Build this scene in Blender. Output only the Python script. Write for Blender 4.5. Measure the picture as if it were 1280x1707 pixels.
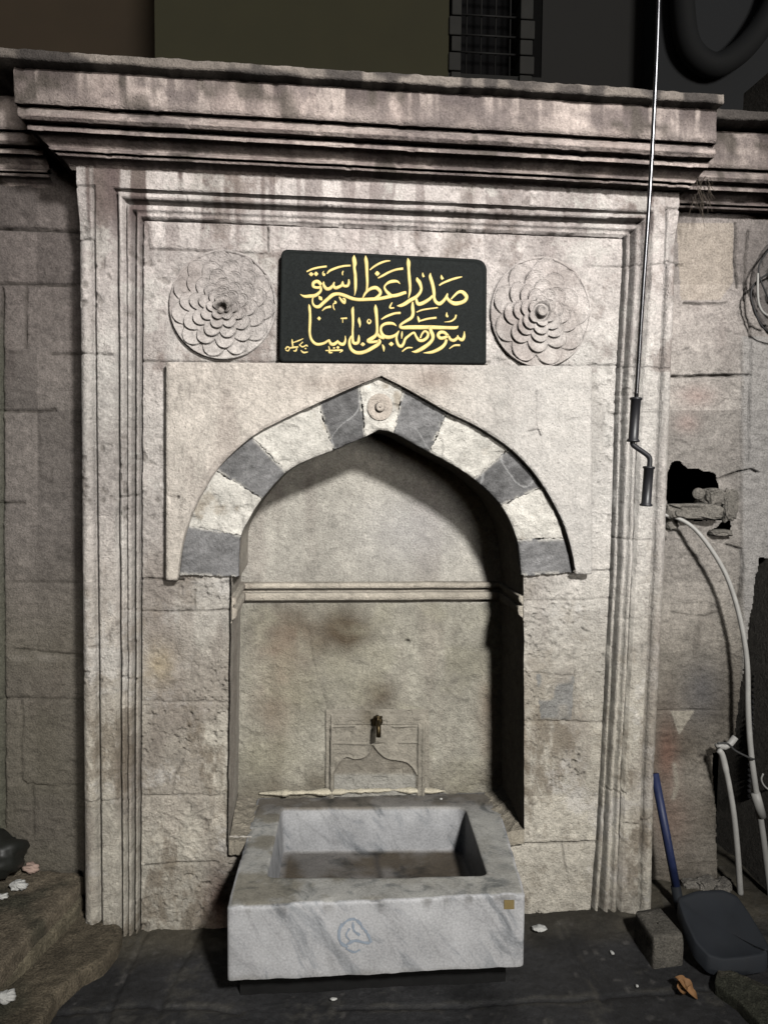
import bpy, math, random
import numpy as np
from mathutils import Matrix, Vector

random.seed(7)
SC = bpy.context.scene
COL = SC.collection
for o in list(bpy.data.objects):
    bpy.data.objects.remove(o)

# ------------------------------------------------------------------ camera
F = 1280.0                       # focal length in photograph pixels (1280 x 1707)
YAW, PITCH, ROLL = math.radians(5.0), math.radians(3.7), math.radians(0.5)
DIST = 2.64                      # metres from the lens to the wall face (plane Y = 0)
ROT = Matrix.Rotation(-YAW, 3, 'Z') @ Matrix.Rotation(math.pi/2 - PITCH, 3, 'X') @ Matrix.Rotation(ROLL, 3, 'Z')
RN = np.array(ROT)
def ray(px, py):
    px = np.asarray(px, float); py = np.asarray(py, float)
    d = np.stack([(px-640)/F, (853.5-py)/F, -np.ones_like(px*py)*np.ones_like(px)], -1)
    return d @ RN.T
_d = ray(640, 1546)
CAM = np.array([0.0, -DIST, -DIST/_d[1]*_d[2]])      # so that the foot of the wall is z = 0
def W(px, py, Y=0.0):            # point of the plane Y = const seen at a photograph pixel
    d = ray(px, py); t = (np.asarray(Y, float)-CAM[1])/d[..., 1]
    return CAM + d*t[..., None]
def G(px, py, z=0.0):            # point of the level z = const
    d = ray(px, py); t = (np.asarray(z, float)-CAM[2])/d[..., 2]
    return CAM + d*t[..., None]

cam = bpy.data.cameras.new('camera'); cam.sensor_fit = 'HORIZONTAL'; cam.sensor_width = 36
cam.lens = 36*F/1280; cam.clip_start = 0.05; cam.clip_end = 500
co = bpy.data.objects.new('camera', cam); COL.objects.link(co)
co.matrix_world = Matrix.Translation(Vector(CAM)) @ ROT.to_4x4()
SC.camera = co

# ------------------------------------------------------------------ night sky, dim street glow, street lamp, exposure
LAMP = Vector((1.4, -4.5, 3.85))
wd = bpy.data.worlds.new('World'); SC.world = wd; wd.use_nodes = True
nt = wd.node_tree; bg = nt.nodes['Background']
sky = nt.nodes.new('ShaderNodeTexSky'); sky.sky_type = 'NISHITA'; sky.sun_disc = False
ldir = Vector((-.30, 1.0, -.05))           # broad dim glow of the street from the right
sky.sun_elevation = math.radians(-1.5); sky.sun_rotation = math.atan2(-ldir.x, -ldir.y)
nt.links.new(sky.outputs[0], bg.inputs[0]); bg.inputs[1].default_value = 0.22
sun = bpy.data.lights.new('night_glow', 'SUN'); sun.energy = 1.05; sun.angle = math.radians(14); sun.color = (1, .96, .9)
so = bpy.data.objects.new('night_glow', sun); COL.objects.link(so)
so.location = (2, -6, 9); so.rotation_euler = ldir.to_track_quat('-Z', 'Y').to_euler()
# the street lamp that lights the fountain: its beam falls on the wall, so the houses behind stay dark
sp = bpy.data.lights.new('street_lamp_light', 'SPOT'); sp.energy = 1900; sp.color = (1.0, .975, .94)
sp.spot_size = math.radians(56); sp.spot_blend = 1.0; sp.shadow_soft_size = 0.24
spo = bpy.data.objects.new('street_lamp_light', sp); COL.objects.link(spo); spo.location = LAMP
spo.rotation_euler = (Vector((.36, 0, 1.68)) - LAMP).to_track_quat('-Z', 'Y').to_euler()
vs = SC.view_settings
vs.view_transform = 'Standard'; vs.look = 'None'; vs.exposure = 0.0; vs.gamma = 1.0
try: vs.use_curve_mapping = False
except Exception: pass
SC.cycles.max_bounces = 6; SC.cycles.diffuse_bounces = 0

# ------------------------------------------------------------------ numpy noise
def _h(ix, iy, s):
    h = (ix.astype(np.uint32)*np.uint32(374761393) + iy.astype(np.uint32)*np.uint32(668265263) + np.uint32((s*2654435761) & 0xffffffff))
    h = (h ^ (h >> np.uint32(13)))*np.uint32(1274126177); h = h ^ (h >> np.uint32(16))
    h = h*np.uint32(2246822519); h = h ^ (h >> np.uint32(15))
    return h.astype(np.float64)/4294967295.0
def vn(x, y, s=0):
    x = np.asarray(x, float)+1000.0; y = np.asarray(y, float)+1000.0
    ix = np.floor(x).astype(np.int64); iy = np.floor(y).astype(np.int64)
    fx = x-ix; fy = y-iy; fx = fx*fx*fx*(fx*(fx*6-15)+10); fy = fy*fy*fy*(fy*(fy*6-15)+10)
    a = _h(ix, iy, s); b = _h(ix+1, iy, s); c = _h(ix, iy+1, s); d = _h(ix+1, iy+1, s)
    return (a*(1-fx)+b*fx)*(1-fy)+(c*(1-fx)+d*fx)*fy
def fbm(x, y, f=1.0, o=4, s=0, g=.5):
    t = 0; a = 1.0; n = 0
    for k in range(o):
        t = t + a*(vn(x*f+k*17.3, y*f+k*9.1, s+k)*2-1); n += a; a *= g; f *= 2.03
    return t/n
def ridged(x, y, f, s, o=3):     # sharp-crested noise 0..1, like pick-dressed stone
    t = 0; a = 1.0; n = 0
    for k in range(o):
        c, q = math.cos(.9*k+.5), math.sin(.9*k+.5); u = x*c-y*q; v = x*q+y*c
        t = t+a*(1-np.abs(vn(u*f, v*f*.75, s+k)*2-1))**2; n += a; a *= .6; f *= 2.1
    return t/n
def ss(a, b, x):
    t = np.clip((x-a)/(b-a), 0, 1); return t*t*(3-2*t)
def segdist(U, V, pl):
    d = np.full(np.shape(U), 1e9)
    for (a, b) in zip(pl[:-1], pl[1:]):
        ax, ay = a; bx, by = b; L = max((bx-ax)**2+(by-ay)**2, 1e-9)
        t = np.clip(((U-ax)*(bx-ax)+(V-ay)*(by-ay))/L, 0, 1)
        d = np.minimum(d, np.hypot(U-ax-t*(bx-ax), V-ay-t*(by-ay)))
    return d
def inpoly(U, V, poly):
    r = np.zeros(np.shape(U), bool); n = len(poly)
    for i in range(n):
        x1, y1 = poly[i]; x2, y2 = poly[(i+1) % n]
        if y1 == y2: continue
        c = ((y1 > V) != (y2 > V)) & (U < (x2-x1)*(V-y1)/(y2-y1)+x1)
        r ^= c
    return r
def curve(pts, n):               # Catmull-Rom through points, n samples by arc length
    p = np.array(pts, float); P = np.vstack([2*p[0]-p[1], p, 2*p[-1]-p[-2]]); out = []
    for i in range(1, len(P)-2):
        t = np.linspace(0, 1, 16, endpoint=False)[:, None]
        a, b, c, d = P[i-1], P[i], P[i+1], P[i+2]
        out.append(.5*((2*b)+(-a+c)*t+(2*a-5*b+4*c-d)*t*t+(-a+3*b-3*c+d)*t**3))
    out.append(p[-1:]); q = np.vstack(out)
    s = np.r_[0, np.cumsum(np.linalg.norm(np.diff(q[:, :2], axis=0), axis=1))]
    u = np.linspace(0, s[-1], n)
    return np.stack([np.interp(u, s, q[:, k]) for k in range(q.shape[1])], -1)

# ------------------------------------------------------------------ materials
def nodes(m): return m.node_tree.nodes, m.node_tree.links
def stone_mat(name, rough=.9, fine=150.0, bump=.5, coarse=28.0, speck=.35, use_col=True, base=(.3, .3, .3), dist=.004, spec=.25):
    m = bpy.data.materials.new(name); m.use_nodes = True; N, L = nodes(m); b = N['Principled BSDF']
    tc = N.new('ShaderNodeTexCoord')
    n1 = N.new('ShaderNodeTexNoise'); n1.inputs['Scale'].default_value = fine; n1.inputs['Detail'].default_value = 5; n1.inputs['Roughness'].default_value = .65
    n2 = N.new('ShaderNodeTexNoise'); n2.inputs['Scale'].default_value = coarse; n2.inputs['Detail'].default_value = 8; n2.inputs['Roughness'].default_value = .7
    vo = N.new('ShaderNodeTexVoronoi'); vo.inputs['Scale'].default_value = coarse*3.1; vo.inputs['Randomness'].default_value = 1
    for n in (n1, n2, vo): L.new(tc.outputs['Object'], n.inputs['Vector'])
    if use_col:
        c0 = N.new('ShaderNodeAttribute'); c0.attribute_name = 'Col'; src = c0.outputs['Color']
    else:
        c0 = N.new('ShaderNodeRGB'); c0.outputs[0].default_value = (*base, 1); src = c0.outputs[0]
    r1 = N.new('ShaderNodeMapRange'); r1.inputs[1].default_value = .25; r1.inputs[2].default_value = .75
    r1.inputs[3].default_value = 1-speck; r1.inputs[4].default_value = 1+speck
    L.new(n2.outputs[0], r1.inputs[0])
    r2 = N.new('ShaderNodeMapRange'); r2.inputs[1].default_value = .3; r2.inputs[2].default_value = .7
    r2.inputs[3].default_value = 1-speck*1.3; r2.inputs[4].default_value = 1+speck*1.3
    L.new(n1.outputs[0], r2.inputs[0])
    mu = N.new('ShaderNodeMath'); mu.operation = 'MULTIPLY'; L.new(r1.outputs[0], mu.inputs[0]); L.new(r2.outputs[0], mu.inputs[1])
    vm = N.new('ShaderNodeVectorMath'); vm.operation = 'SCALE'; L.new(src, vm.inputs[0]); L.new(mu.outputs[0], vm.inputs['Scale'])
    L.new(vm.outputs[0], b.inputs['Base Color'])
    b.inputs['Roughness'].default_value = rough; b.inputs['Specular IOR Level'].default_value = spec
    pit = N.new('ShaderNodeMapRange'); pit.inputs[1].default_value = .0; pit.inputs[2].default_value = .28
    pit.inputs[3].default_value = -.45; pit.inputs[4].default_value = 0; L.new(vo.outputs['Distance'], pit.inputs[0])
    a1 = N.new('ShaderNodeMath'); a1.operation = 'MULTIPLY'; a1.inputs[1].default_value = 1.0; L.new(n1.outputs[0], a1.inputs[0])
    a2 = N.new('ShaderNodeMath'); a2.operation = 'MULTIPLY_ADD'; a2.inputs[1].default_value = 1.3; L.new(n2.outputs[0], a2.inputs[0]); L.new(a1.outputs[0], a2.inputs[2])
    # pits only in patches
    gate = N.new('ShaderNodeTexNoise'); gate.inputs['Scale'].default_value = 7; L.new(tc.outputs['Object'], gate.inputs['Vector'])
    g2 = N.new('ShaderNodeMapRange'); g2.inputs[1].default_value = .48; g2.inputs[2].default_value = .62; L.new(gate.outputs[0], g2.inputs[0])
    pm = N.new('ShaderNodeMath'); pm.operation = 'MULTIPLY'; L.new(pit.outputs[0], pm.inputs[0]); L.new(g2.outputs[0], pm.inputs[1])
    a3 = N.new('ShaderNodeMath'); a3.operation = 'ADD'; L.new(a2.outputs[0], a3.inputs[0]); L.new(pm.outputs[0], a3.inputs[1])
    bp = N.new('ShaderNodeBump'); bp.inputs['Strength'].default_value = bump; bp.inputs['Distance'].default_value = dist
    L.new(a3.outputs[0], bp.inputs['Height']); L.new(bp.outputs[0], b.inputs['Normal'])
    return m
def plain_mat(name, c, rough=.6, metal=0.0, var=.2, scale=40.0, bump=.15, spec=.4):
    m = bpy.data.materials.new(name); m.use_nodes = True; N, L = nodes(m); b = N['Principled BSDF']
    tc = N.new('ShaderNodeTexCoord'); n = N.new('ShaderNodeTexNoise'); n.inputs['Scale'].default_value = scale; n.inputs['Detail'].default_value = 6
    L.new(tc.outputs['Object'], n.inputs['Vector'])
    mx = N.new('ShaderNodeMix'); mx.data_type = 'RGBA'
    mx.inputs[6].default_value = (*[v*(1-var) for v in c], 1); mx.inputs[7].default_value = (*[min(1, v*(1+var)) for v in c], 1)
    L.new(n.outputs[0], mx.inputs[0]); L.new(mx.outputs[2], b.inputs['Base Color'])
    rr = N.new('ShaderNodeMapRange'); rr.inputs[3].default_value = max(.05, rough-.12); rr.inputs[4].default_value = min(1, rough+.12)
    L.new(n.outputs[0], rr.inputs[0]); L.new(rr.outputs[0], b.inputs['Roughness'])
    b.inputs['Metallic'].default_value = metal; b.inputs['Specular IOR Level'].default_value = spec
    bp = N.new('ShaderNodeBump'); bp.inputs['Strength'].default_value = bump; bp.inputs['Distance'].default_value = .002
    L.new(n.outputs[0], bp.inputs['Height']); L.new(bp.outputs[0], b.inputs['Normal'])
    return m
M = {}
M['stone'] = stone_mat('weathered_limestone', bump=1.0, speck=.22, dist=.0065)
M['smooth'] = stone_mat('dressed_limestone', bump=1.0, speck=.18, dist=.006)
M['flank'] = stone_mat('flank_limestone', bump=1.0, speck=.26, dist=.0055)
M['vouss'] = stone_mat('arch_stone', bump=1.0, speck=.18, dist=.006)
M['rub'] = stone_mat('rubble_stone', bump=1.0, speck=.35, use_col=False, base=(.17, .158, .14), dist=.008)
M['brick'] = stone_mat('dirty_brick', bump=1.0, speck=.4, use_col=False, base=(.095, .088, .075), dist=.006)
M['asphalt'] = stone_mat('dark_asphalt', rough=.62, fine=260, coarse=60, bump=.7, speck=.3, dist=.003)
M['steps'] = stone_mat('dirty_step_stone', bump=1.0, speck=.45, dist=.009)
M['void'] = plain_mat('shade_black', (.012, .012, .012), .95, var=.3, spec=.05)  # near-black colour standing in for unlit cavities and the shade under the trough
M['slate'] = stone_mat('black_plaque', rough=.7, fine=220, coarse=60, bump=.35, speck=.3, use_col=False, base=(.010, .0118, .0115), dist=.002, spec=.08)
M['gold'] = plain_mat('gold_paint', (.58, .46, .17), .6, var=.45, scale=45, bump=.2)
M['brass'] = plain_mat('tarnished_brass', (.065, .05, .028), .45, metal=1.0, var=.3)
M['steel'] = plain_mat('grey_steel_rod', (.09, .09, .095), .28, metal=1.0, var=.15)
M['grip'] = plain_mat('black_plastic_grip', (.012, .012, .014), .45)
M['pvc'] = plain_mat('grey_white_conduit', (.30, .295, .28), .5, var=.25, scale=25)
M['hose'] = plain_mat('black_hose', (.02, .02, .021), .6)
M['blue'] = plain_mat('blue_painted_handle', (.013, .020, .060), .5, var=.25)
M['pan'] = plain_mat('dark_plastic_blade', (.0085, .011, .015), .75, var=.35, scale=14)
M['paper'] = plain_mat('white_paper', (.45, .45, .43), .85, var=.12)
M['leaf'] = plain_mat('dry_leaf', (.23, .12, .05), .7, var=.4, scale=60)
M['bag'] = plain_mat('dark_bin_bag', (.012, .013, .011), .5, var=.4, scale=12)
M['weed'] = plain_mat('dried_weed', (.06, .047, .036), .85, var=.5, scale=50)
M['olive'] = plain_mat('olive_plaster', (.074, .071, .042), .9, var=.2, scale=3)
M['brown'] = plain_mat('brown_plaster', (.080, .060, .040), .9, var=.3, scale=2)
M['dgrey'] = plain_mat('dark_grey_plaster', (.040, .040, .039), .9, var=.2, scale=4)
M['bgrey'] = plain_mat('blue_grey_panel', (.034, .037, .041), .8, var=.25, scale=3)
M['pane'] = plain_mat('dark_window', (.010, .010, .011), .7, var=.2, spec=.1, bump=.02)
M['quoin'] = plain_mat('grey_quoin_stone', (.062, .062, .059), .9, var=.35, scale=9)
M['duct'] = plain_mat('dark_duct', (.021, .0225, .024), .8, var=.3, scale=6)
M['iron'] = plain_mat('iron_bar', (.03, .03, .03), .6)
M['pink'] = plain_mat('pinkish_shell', (.33, .24, .20), .8, var=.3)
M['scrawl'] = plain_mat('faded_blue_paint', (.21, .245, .29), .8, var=.3, scale=80)
M['label'] = plain_mat('brown_metal_tag', (.16, .12, .05), .5)
# white grey-veined marble
def marble_mat():
    m = bpy.data.materials.new('veined_marble'); m.use_nodes = True; N, L = nodes(m); b = N['Principled BSDF']
    tc = N.new('ShaderNodeTexCoord'); mp = N.new('ShaderNodeCombineXYZ')
    for k_, v_ in enumerate(((.62*.34, -.10*.34, -.78*.34), (.78, .10, .62), (.1, 1, 0))):
        d_ = N.new('ShaderNodeVectorMath'); d_.operation = 'DOT_PRODUCT'; d_.inputs[1].default_value = v_; L.new(tc.outputs['Object'], d_.inputs[0]); L.new(d_.outputs['Value'], mp.inputs[k_])
    n = N.new('ShaderNodeTexNoise'); n.inputs['Scale'].default_value = 12; n.inputs['Detail'].default_value = 7; n.inputs['Roughness'].default_value = .6; n.inputs['Distortion'].default_value = .9
    L.new(mp.outputs[0], n.inputs['Vector'])
    cr = N.new('ShaderNodeValToRGB'); e = cr.color_ramp.elements
    e[0].position = .33; e[0].color = (.44, .46, .48, 1); e[1].position = .60; e[1].color = (1, 1, 1, 1)
    k = e.new(.41); k.color = (.74, .755, .77, 1); k = e.new(.47); k.color = (.95, .95, .955, 1)
    L.new(n.outputs[0], cr.inputs[0])
    n4 = N.new('ShaderNodeTexNoise'); n4.inputs['Scale'].default_value = 7; n4.inputs['Detail'].default_value = 5; n4.inputs['Distortion'].default_value = .6; L.new(mp.outputs[0], n4.inputs['Vector'])
    v1 = N.new('ShaderNodeMath'); v1.operation = 'SUBTRACT'; v1.inputs[1].default_value = .5; L.new(n4.outputs[0], v1.inputs[0])
    v2 = N.new('ShaderNodeMath'); v2.operation = 'ABSOLUTE'; L.new(v1.outputs[0], v2.inputs[0])
    v3 = N.new('ShaderNodeMapRange'); v3.inputs[1].default_value = 0; v3.inputs[2].default_value = .022; v3.inputs[3].default_value = .84; v3.inputs[4].default_value = 1; L.new(v2.outputs[0], v3.inputs[0])
    n2 = N.new('ShaderNodeTexNoise'); n2.inputs['Scale'].default_value = 8; n2.inputs['Detail'].default_value = 6; L.new(tc.outputs['Object'], n2.inputs['Vector'])
    n3 = N.new('ShaderNodeTexNoise'); n3.inputs['Scale'].default_value = 140; n3.inputs['Detail'].default_value = 4; L.new(tc.outputs['Object'], n3.inputs['Vector'])
    at = N.new('ShaderNodeAttribute'); at.attribute_name = 'Col'
    m1 = N.new('ShaderNodeMix'); m1.data_type = 'RGBA'; m1.blend_type = 'MULTIPLY'; m1.inputs[0].default_value = 1
    L.new(at.outputs['Color'], m1.inputs[6]); L.new(cr.outputs[0], m1.inputs[7])
    ad = N.new('ShaderNodeMath'); ad.operation = 'ADD'; L.new(n2.outputs[0], ad.inputs[0]); L.new(n3.outputs[0], ad.inputs[1])
    rg = N.new('ShaderNodeMapRange'); rg.inputs[1].default_value = .7; rg.inputs[2].default_value = 1.3; rg.inputs[3].default_value = .68; rg.inputs[4].default_value = 1.16
    L.new(ad.outputs[0], rg.inputs[0])
    vm = N.new('ShaderNodeVectorMath'); vm.operation = 'SCALE'; L.new(m1.outputs[2], vm.inputs[0]); mv = N.new('ShaderNodeMath'); mv.operation = 'MULTIPLY'; L.new(rg.outputs[0], mv.inputs[0]); L.new(v3.outputs[0], mv.inputs[1]); L.new(mv.outputs[0], vm.inputs['Scale'])
    L.new(vm.outputs[0], b.inputs['Base Color']); b.inputs['Roughness'].default_value = .6; b.inputs['Specular IOR Level'].default_value = .3
    bp = N.new('ShaderNodeBump'); bp.inputs['Strength'].default_value = .35; bp.inputs['Distance'].default_value = .002
    L.new(ad.outputs[0], bp.inputs['Height']); L.new(bp.outputs[0], b.inputs['Normal'])
    return m
M['marble'] = marble_mat()

# ------------------------------------------------------------------ object helpers
def tag(o, label=None, cat=None, group=None, kind=None):
    if label: o['label'] = label
    if cat: o['category'] = cat
    if group: o['group'] = group
    if kind: o['kind'] = kind
    return o
def empty(name, loc, label, cat, group=None):
    o = bpy.data.objects.new(name, None); COL.objects.link(o); o.location = [float(v) for v in loc]; o.empty_display_size = .1
    return tag(o, label, cat, group)
def mesh(name, V, Fc, mat, parent=None, col=None, smooth=True, org=None):
    V = np.asarray(V, float).reshape(-1, 3)
    off = np.array(parent_world(parent)) if parent else np.array(org if org is not None else [V[:, 0].mean(), V[:, 1].mean(), V[:, 2].min()])
    me = bpy.data.meshes.new(name)
    Fc = np.asarray(Fc) if not isinstance(Fc, list) else Fc
    if isinstance(Fc, np.ndarray):
        nf, k = Fc.shape
        me.vertices.add(len(V)); me.vertices.foreach_set('co', (V-off).astype(np.float32).ravel())
        me.loops.add(nf*k); me.loops.foreach_set('vertex_index', Fc.astype(np.int32).ravel())
        me.polygons.add(nf); me.polygons.foreach_set('loop_start', np.arange(0, nf*k, k, dtype=np.int32))
        try: me.polygons.foreach_set('loop_total', np.full(nf, k, dtype=np.int32))
        except Exception: pass
        me.update(calc_edges=True); me.validate()
    else:
        me.from_pydata([tuple(v) for v in (V-off)], [], [tuple(int(i) for i in f) for f in Fc]); me.update()
    me.polygons.foreach_set('use_smooth', np.full(len(me.polygons), smooth))
    if col is not None:
        a = me.color_attributes.new('Col', 'FLOAT_COLOR', 'POINT')
        c = np.ones((len(V), 4), np.float32); c[:, :3] = np.clip(np.asarray(col).reshape(-1, 3), 0.004, 1); a.data.foreach_set('color', c.ravel())
    me.materials.append(mat)
    o = bpy.data.objects.new(name, me); COL.objects.link(o)
    if parent: o.parent = parent
    else: o.location = off
    return o
def parent_world(p):
    l = np.array(p.location); q = p.parent
    while q: l = l+np.array(q.location); q = q.parent
    return l
def grid_faces(ny, nx, mask=None):
    i = np.arange(ny*nx).reshape(ny, nx)
    f = np.stack([i[:-1, :-1], i[1:, :-1], i[1:, 1:], i[:-1, 1:]], -1)
    return f[mask] if mask is not None else f.reshape(-1, 4)
def grid(name, P, mat, parent=None, col=None, mask=None, smooth=True, back=None):
    if back is not None:
        P = np.pad(P, ((1, 1), (1, 1), (0, 0)), mode='edge'); B = np.zeros(P.shape[:2], bool); B[0] = B[-1] = True; B[:, 0] = B[:, -1] = True
        P[B, 1] = back
        if col is not None: col = np.pad(col, ((1, 1), (1, 1), (0, 0)), mode='edge')
        if mask is not None: mask = np.pad(mask, 1, mode='edge')
    ny, nx = P.shape[:2]; f = grid_faces(ny, nx, mask); V = P.reshape(-1, 3); c = None if col is None else col.reshape(-1, 3)
    if mask is not None:
        u, inv = np.unique(f, return_inverse=True); V = V[u]; f = inv.reshape(f.shape)
        if c is not None: c = c[u]
    return mesh(name, V, f, mat, parent, c, smooth)
def tube_geo(pts, rad, n=12, cap=True):
    p = np.array(pts, float); m = len(p); r = np.broadcast_to(np.asarray(rad, float), (m,))
    T = np.gradient(p, axis=0); T /= np.linalg.norm(T, axis=1)[:, None]+1e-12
    ref = np.array([0, 1, 0.]) if abs(T[0][1]) < .9 else np.array([1., 0, 0])
    V = []; u = np.cross(T[0], ref); u /= np.linalg.norm(u)
    for i in range(m):
        u = u-T[i]*np.dot(u, T[i]); u /= np.linalg.norm(u); w = np.cross(T[i], u)
        a = np.linspace(0, 2*math.pi, n, endpoint=False)
        V.append(p[i]+r[i]*(np.cos(a)[:, None]*u+np.sin(a)[:, None]*w))
    V = np.vstack(V); Fc = []
    for i in range(m-1):
        for k in range(n): Fc.append((i*n+k, i*n+(k+1) % n, (i+1)*n+(k+1) % n, (i+1)*n+k))
    if cap: Fc.append(tuple(range(n-1, -1, -1))); Fc.append(tuple((m-1)*n+k for k in range(n)))
    return V, Fc
def merge(parts):
    V = []; Fc = []; n = 0
    for v, f in parts:
        V.append(np.asarray(v, float)); Fc += [tuple(int(i)+n for i in q) for q in f]; n += len(v)
    return np.vstack(V), Fc
def tube(name, pts, rad, mat, parent=None, n=12):
    V, Fc = tube_geo(pts, rad, n); return mesh(name, V, Fc, mat, parent)
def bevel(o, w, seg=2):
    md = o.modifiers.new('bevel', 'BEVEL'); md.width = w; md.segments = seg; md.limit_method = 'ANGLE'; return o
def prism(name, poly, z0, z1, mat, parent=None, smooth=False, bev=0, col=None):
    p = np.array(poly, float)[:, :2]; n = len(p)
    V = np.vstack([np.c_[p, np.full(n, z0)], np.c_[p, np.full(n, z1)]])
    Fc = [tuple(range(n-1, -1, -1)), tuple(range(n, 2*n))]+[(i, (i+1) % n, n+(i+1) % n, n+i) for i in range(n)]
    o = mesh(name, V, Fc, mat, parent, col, smooth)
    if bev: bevel(o, bev)
    return o
def box(name, x0, x1, y0, y1, z0, z1, mat, parent=None, bev=0):
    return prism(name, [(x0, y0), (x1, y0), (x1, y1), (x0, y1)], z0, z1, mat, parent, bev=bev)
def stone_blob(name, c, size, mat, parent=None, seed=0, rot=0.0, n=40, flat=.55):
    th = np.linspace(0, math.pi, n); ph = np.linspace(0, 2*math.pi, 2*n, endpoint=False)
    T, Pp = np.meshgrid(th, ph, indexing='ij')
    d = np.stack([np.sin(T)*np.cos(Pp), np.sin(T)*np.sin(Pp), np.cos(T)], -1)
    q = np.sign(d)*np.abs(d)**flat
    nz = 1+.16*(vn(d[..., 0]*1.8+seed*3.1, d[..., 1]*1.8+d[..., 2]*2.3, seed)-.5)*2+.09*(vn(d[..., 0]*5+d[..., 2]*4, d[..., 1]*5+seed, seed+5)-.5)*2
    q = q*nz[..., None]*np.array(size)/2
    cr, sr = math.cos(rot), math.sin(rot); x = q[..., 0]*cr-q[..., 1]*sr; y = q[..., 0]*sr+q[..., 1]*cr
    P = np.stack([x, y, q[..., 2]], -1)+np.array(c)
    P[0] = P[0].mean(0); P[-1] = P[-1].mean(0)
    P = np.concatenate([P, P[:, :1]], 1)
    return grid(name, P, mat, parent)

# shared stone colouring
LIME = np.array([.425, .402, .376]); DIRT = np.array([.075, .065, .055]); WARM = np.array([.36, .315, .25])
def limecol(x, z, V, s=0, base=LIME):
    c = base*(1+.22*fbm(x, z, 2.2, 4, s)+.26*fbm(x, z, 9, 6, s+9, .75))[..., None]
    c = c*(1-.18*ss(.60, .78, vn(x*55, z*55, s+15)*.5+vn(x*120, z*120, s+16)*.5))[..., None]
    c = c*(1+.16*ss(.58, .8, vn(x*34, z*34, s+17)*.6+vn(x*90, z*90, s+18)*.4))[..., None]
    lo = ss(820, 1250, V)[..., None]; c = c*(1-lo*np.array([.04, .05, .13]))
    hi = (1-ss(400, 720, V))[..., None]; c = c*(1+hi*np.array([.01, -.025, -.005]))
    st = ss(.12, .5, fbm(x*5.5, z*1.1, 1.3, 4, s+21)); c = c*(1-.20*st[..., None]*np.array([.9, 1, 1]))
    return c
def mixc(c, d, k): k = np.clip(k, 0, 1)[..., None]; return c*(1-k)+d*k
def jointset(U, V, joints, s=0):
    """groove depth field and dirt mask for masonry joints (photograph-pixel polylines on their wall plane)"""
    Uw = U+2.2*(fbm(U, V, .035, 3, s)); Vw = V+2.2*(fbm(U, V, .035, 3, s+40))
    h = np.zeros(U.shape); dm = np.zeros(U.shape)
    mod = .45+.75*vn(U*.03, V*.03, s+3)+.3*vn(U*.11, V*.11, s+4)
    for pl, w, dep in joints:
        d = segdist(Uw, Vw, pl)
        g = np.exp(-(d/(w*1.05))**2)*mod; h = np.maximum(h, g*dep*1.8); dm = np.maximum(dm, np.exp(-(d/(w*1.1))**2)*mod*min(1, dep/.012))
        h = np.maximum(h, .0016*np.exp(-(d/(w*3.2))**2))
    return h, dm

# ================================================================== THE FOUNTAIN
base = W(635, 1546, 0)
fountain = empty('stone_fountain', (base[0], 0.0, 0.0), 'carved pale stone street fountain with striped pointed arch niche', 'fountain')
ND = 0.34                        # niche depth
REC = 0.20                       # how far the flanking walls stand back

def lin(v, pts):
    p = np.array(pts, float); return np.interp(v, p[:, 0], p[:, 1])
XB = [lambda v: lin(v, [(250, 127), (400, 129), (1560, 138.5)]),
      lambda v: lin(v, [(250, 155), (400, 156), (1560, 168)]),
      lambda v: lin(v, [(250, 187), (400, 188), (1560, 198)]),
      lambda v: lin(v, [(250, 233), (400, 233), (1560, 229)]),
      lambda v: lin(v, [(250, 386), (960, 386), (1400, 380), (1560, 379)]),
      lambda v: lin(v, [(250, 868), (960, 873), (1400, 874), (1560, 874)]),
      lambda v: lin(v, [(250, 1050), (440, 1045), (640, 1034), (960, 1024), (1300, 1007), (1560, 990)]),
      lambda v: lin(v, [(250, 1092), (440, 1087), (640, 1074), (960, 1061), (1300, 1043), (1560, 1035)]),
      lambda v: lin(v, [(250, 1114), (440, 1109), (640, 1100), (960, 1087), (1300, 1072), (1560, 1064)]),
      lambda v: lin(v, [(250, 1135), (440, 1129), (640, 1122), (960, 1111), (1300, 1094), (1560, 1089)])]
YB = [lambda u: lin(u, [(100, 262), (1150, 300)]),
      lambda u: lin(u, [(190, 312), (1087, 352)]),
      lambda u: lin(u, [(233, 360), (1047, 391)]),
      lambda u: lin(u, [(270, 602), (1000, 610)]),
      lambda u: lin(u, [(280, 963), (960, 958)]),
      lambda u: lin(u, [(200, 1400), (1000, 1400)]),
      lambda u: lin(u, [(200, 1562), (1040, 1552)])]
STEP = 1.8
def spread(B, at):
    n = [max(2, int(round((b-a)/STEP))) for a, b in zip(at[:-1], at[1:])]
    return n
nx = spread(None, [f(800) for f in XB]); ny = spread(None, [f(600) for f in YB])
tx = np.concatenate([k+np.arange(n)/n for k, n in enumerate(nx)]+[[len(nx)]]); ty = np.concatenate([k+np.arange(n)/n for k, n in enumerate(ny)]+[[len(ny)]])
TX, TY = np.meshgrid(tx, ty)
U = np.interp(TX, range(len(XB)), [f(800) for f in XB]); V = np.interp(TY, range(len(YB)), [f(600) for f in YB])
for _ in range(5):
    xb = np.stack([f(V) for f in XB], 0); k = np.clip(np.floor(TX).astype(int), 0, len(XB)-2); fr = TX-k
    U = np.take_along_axis(xb, k[None], 0)[0]*(1-fr)+np.take_along_axis(xb, k[None]+1, 0)[0]*fr
    yb = np.stack([f(U) for f in YB], 0); k = np.clip(np.floor(TY).astype(int), 0, len(YB)-2); fr = TY-k
    V = np.take_along_axis(yb, k[None], 0)[0]*(1-fr)+np.take_along_axis(yb, k[None]+1, 0)[0]*fr
P = W(U, V, 0.0); X = P[..., 0]; Z = P[..., 2]
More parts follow.
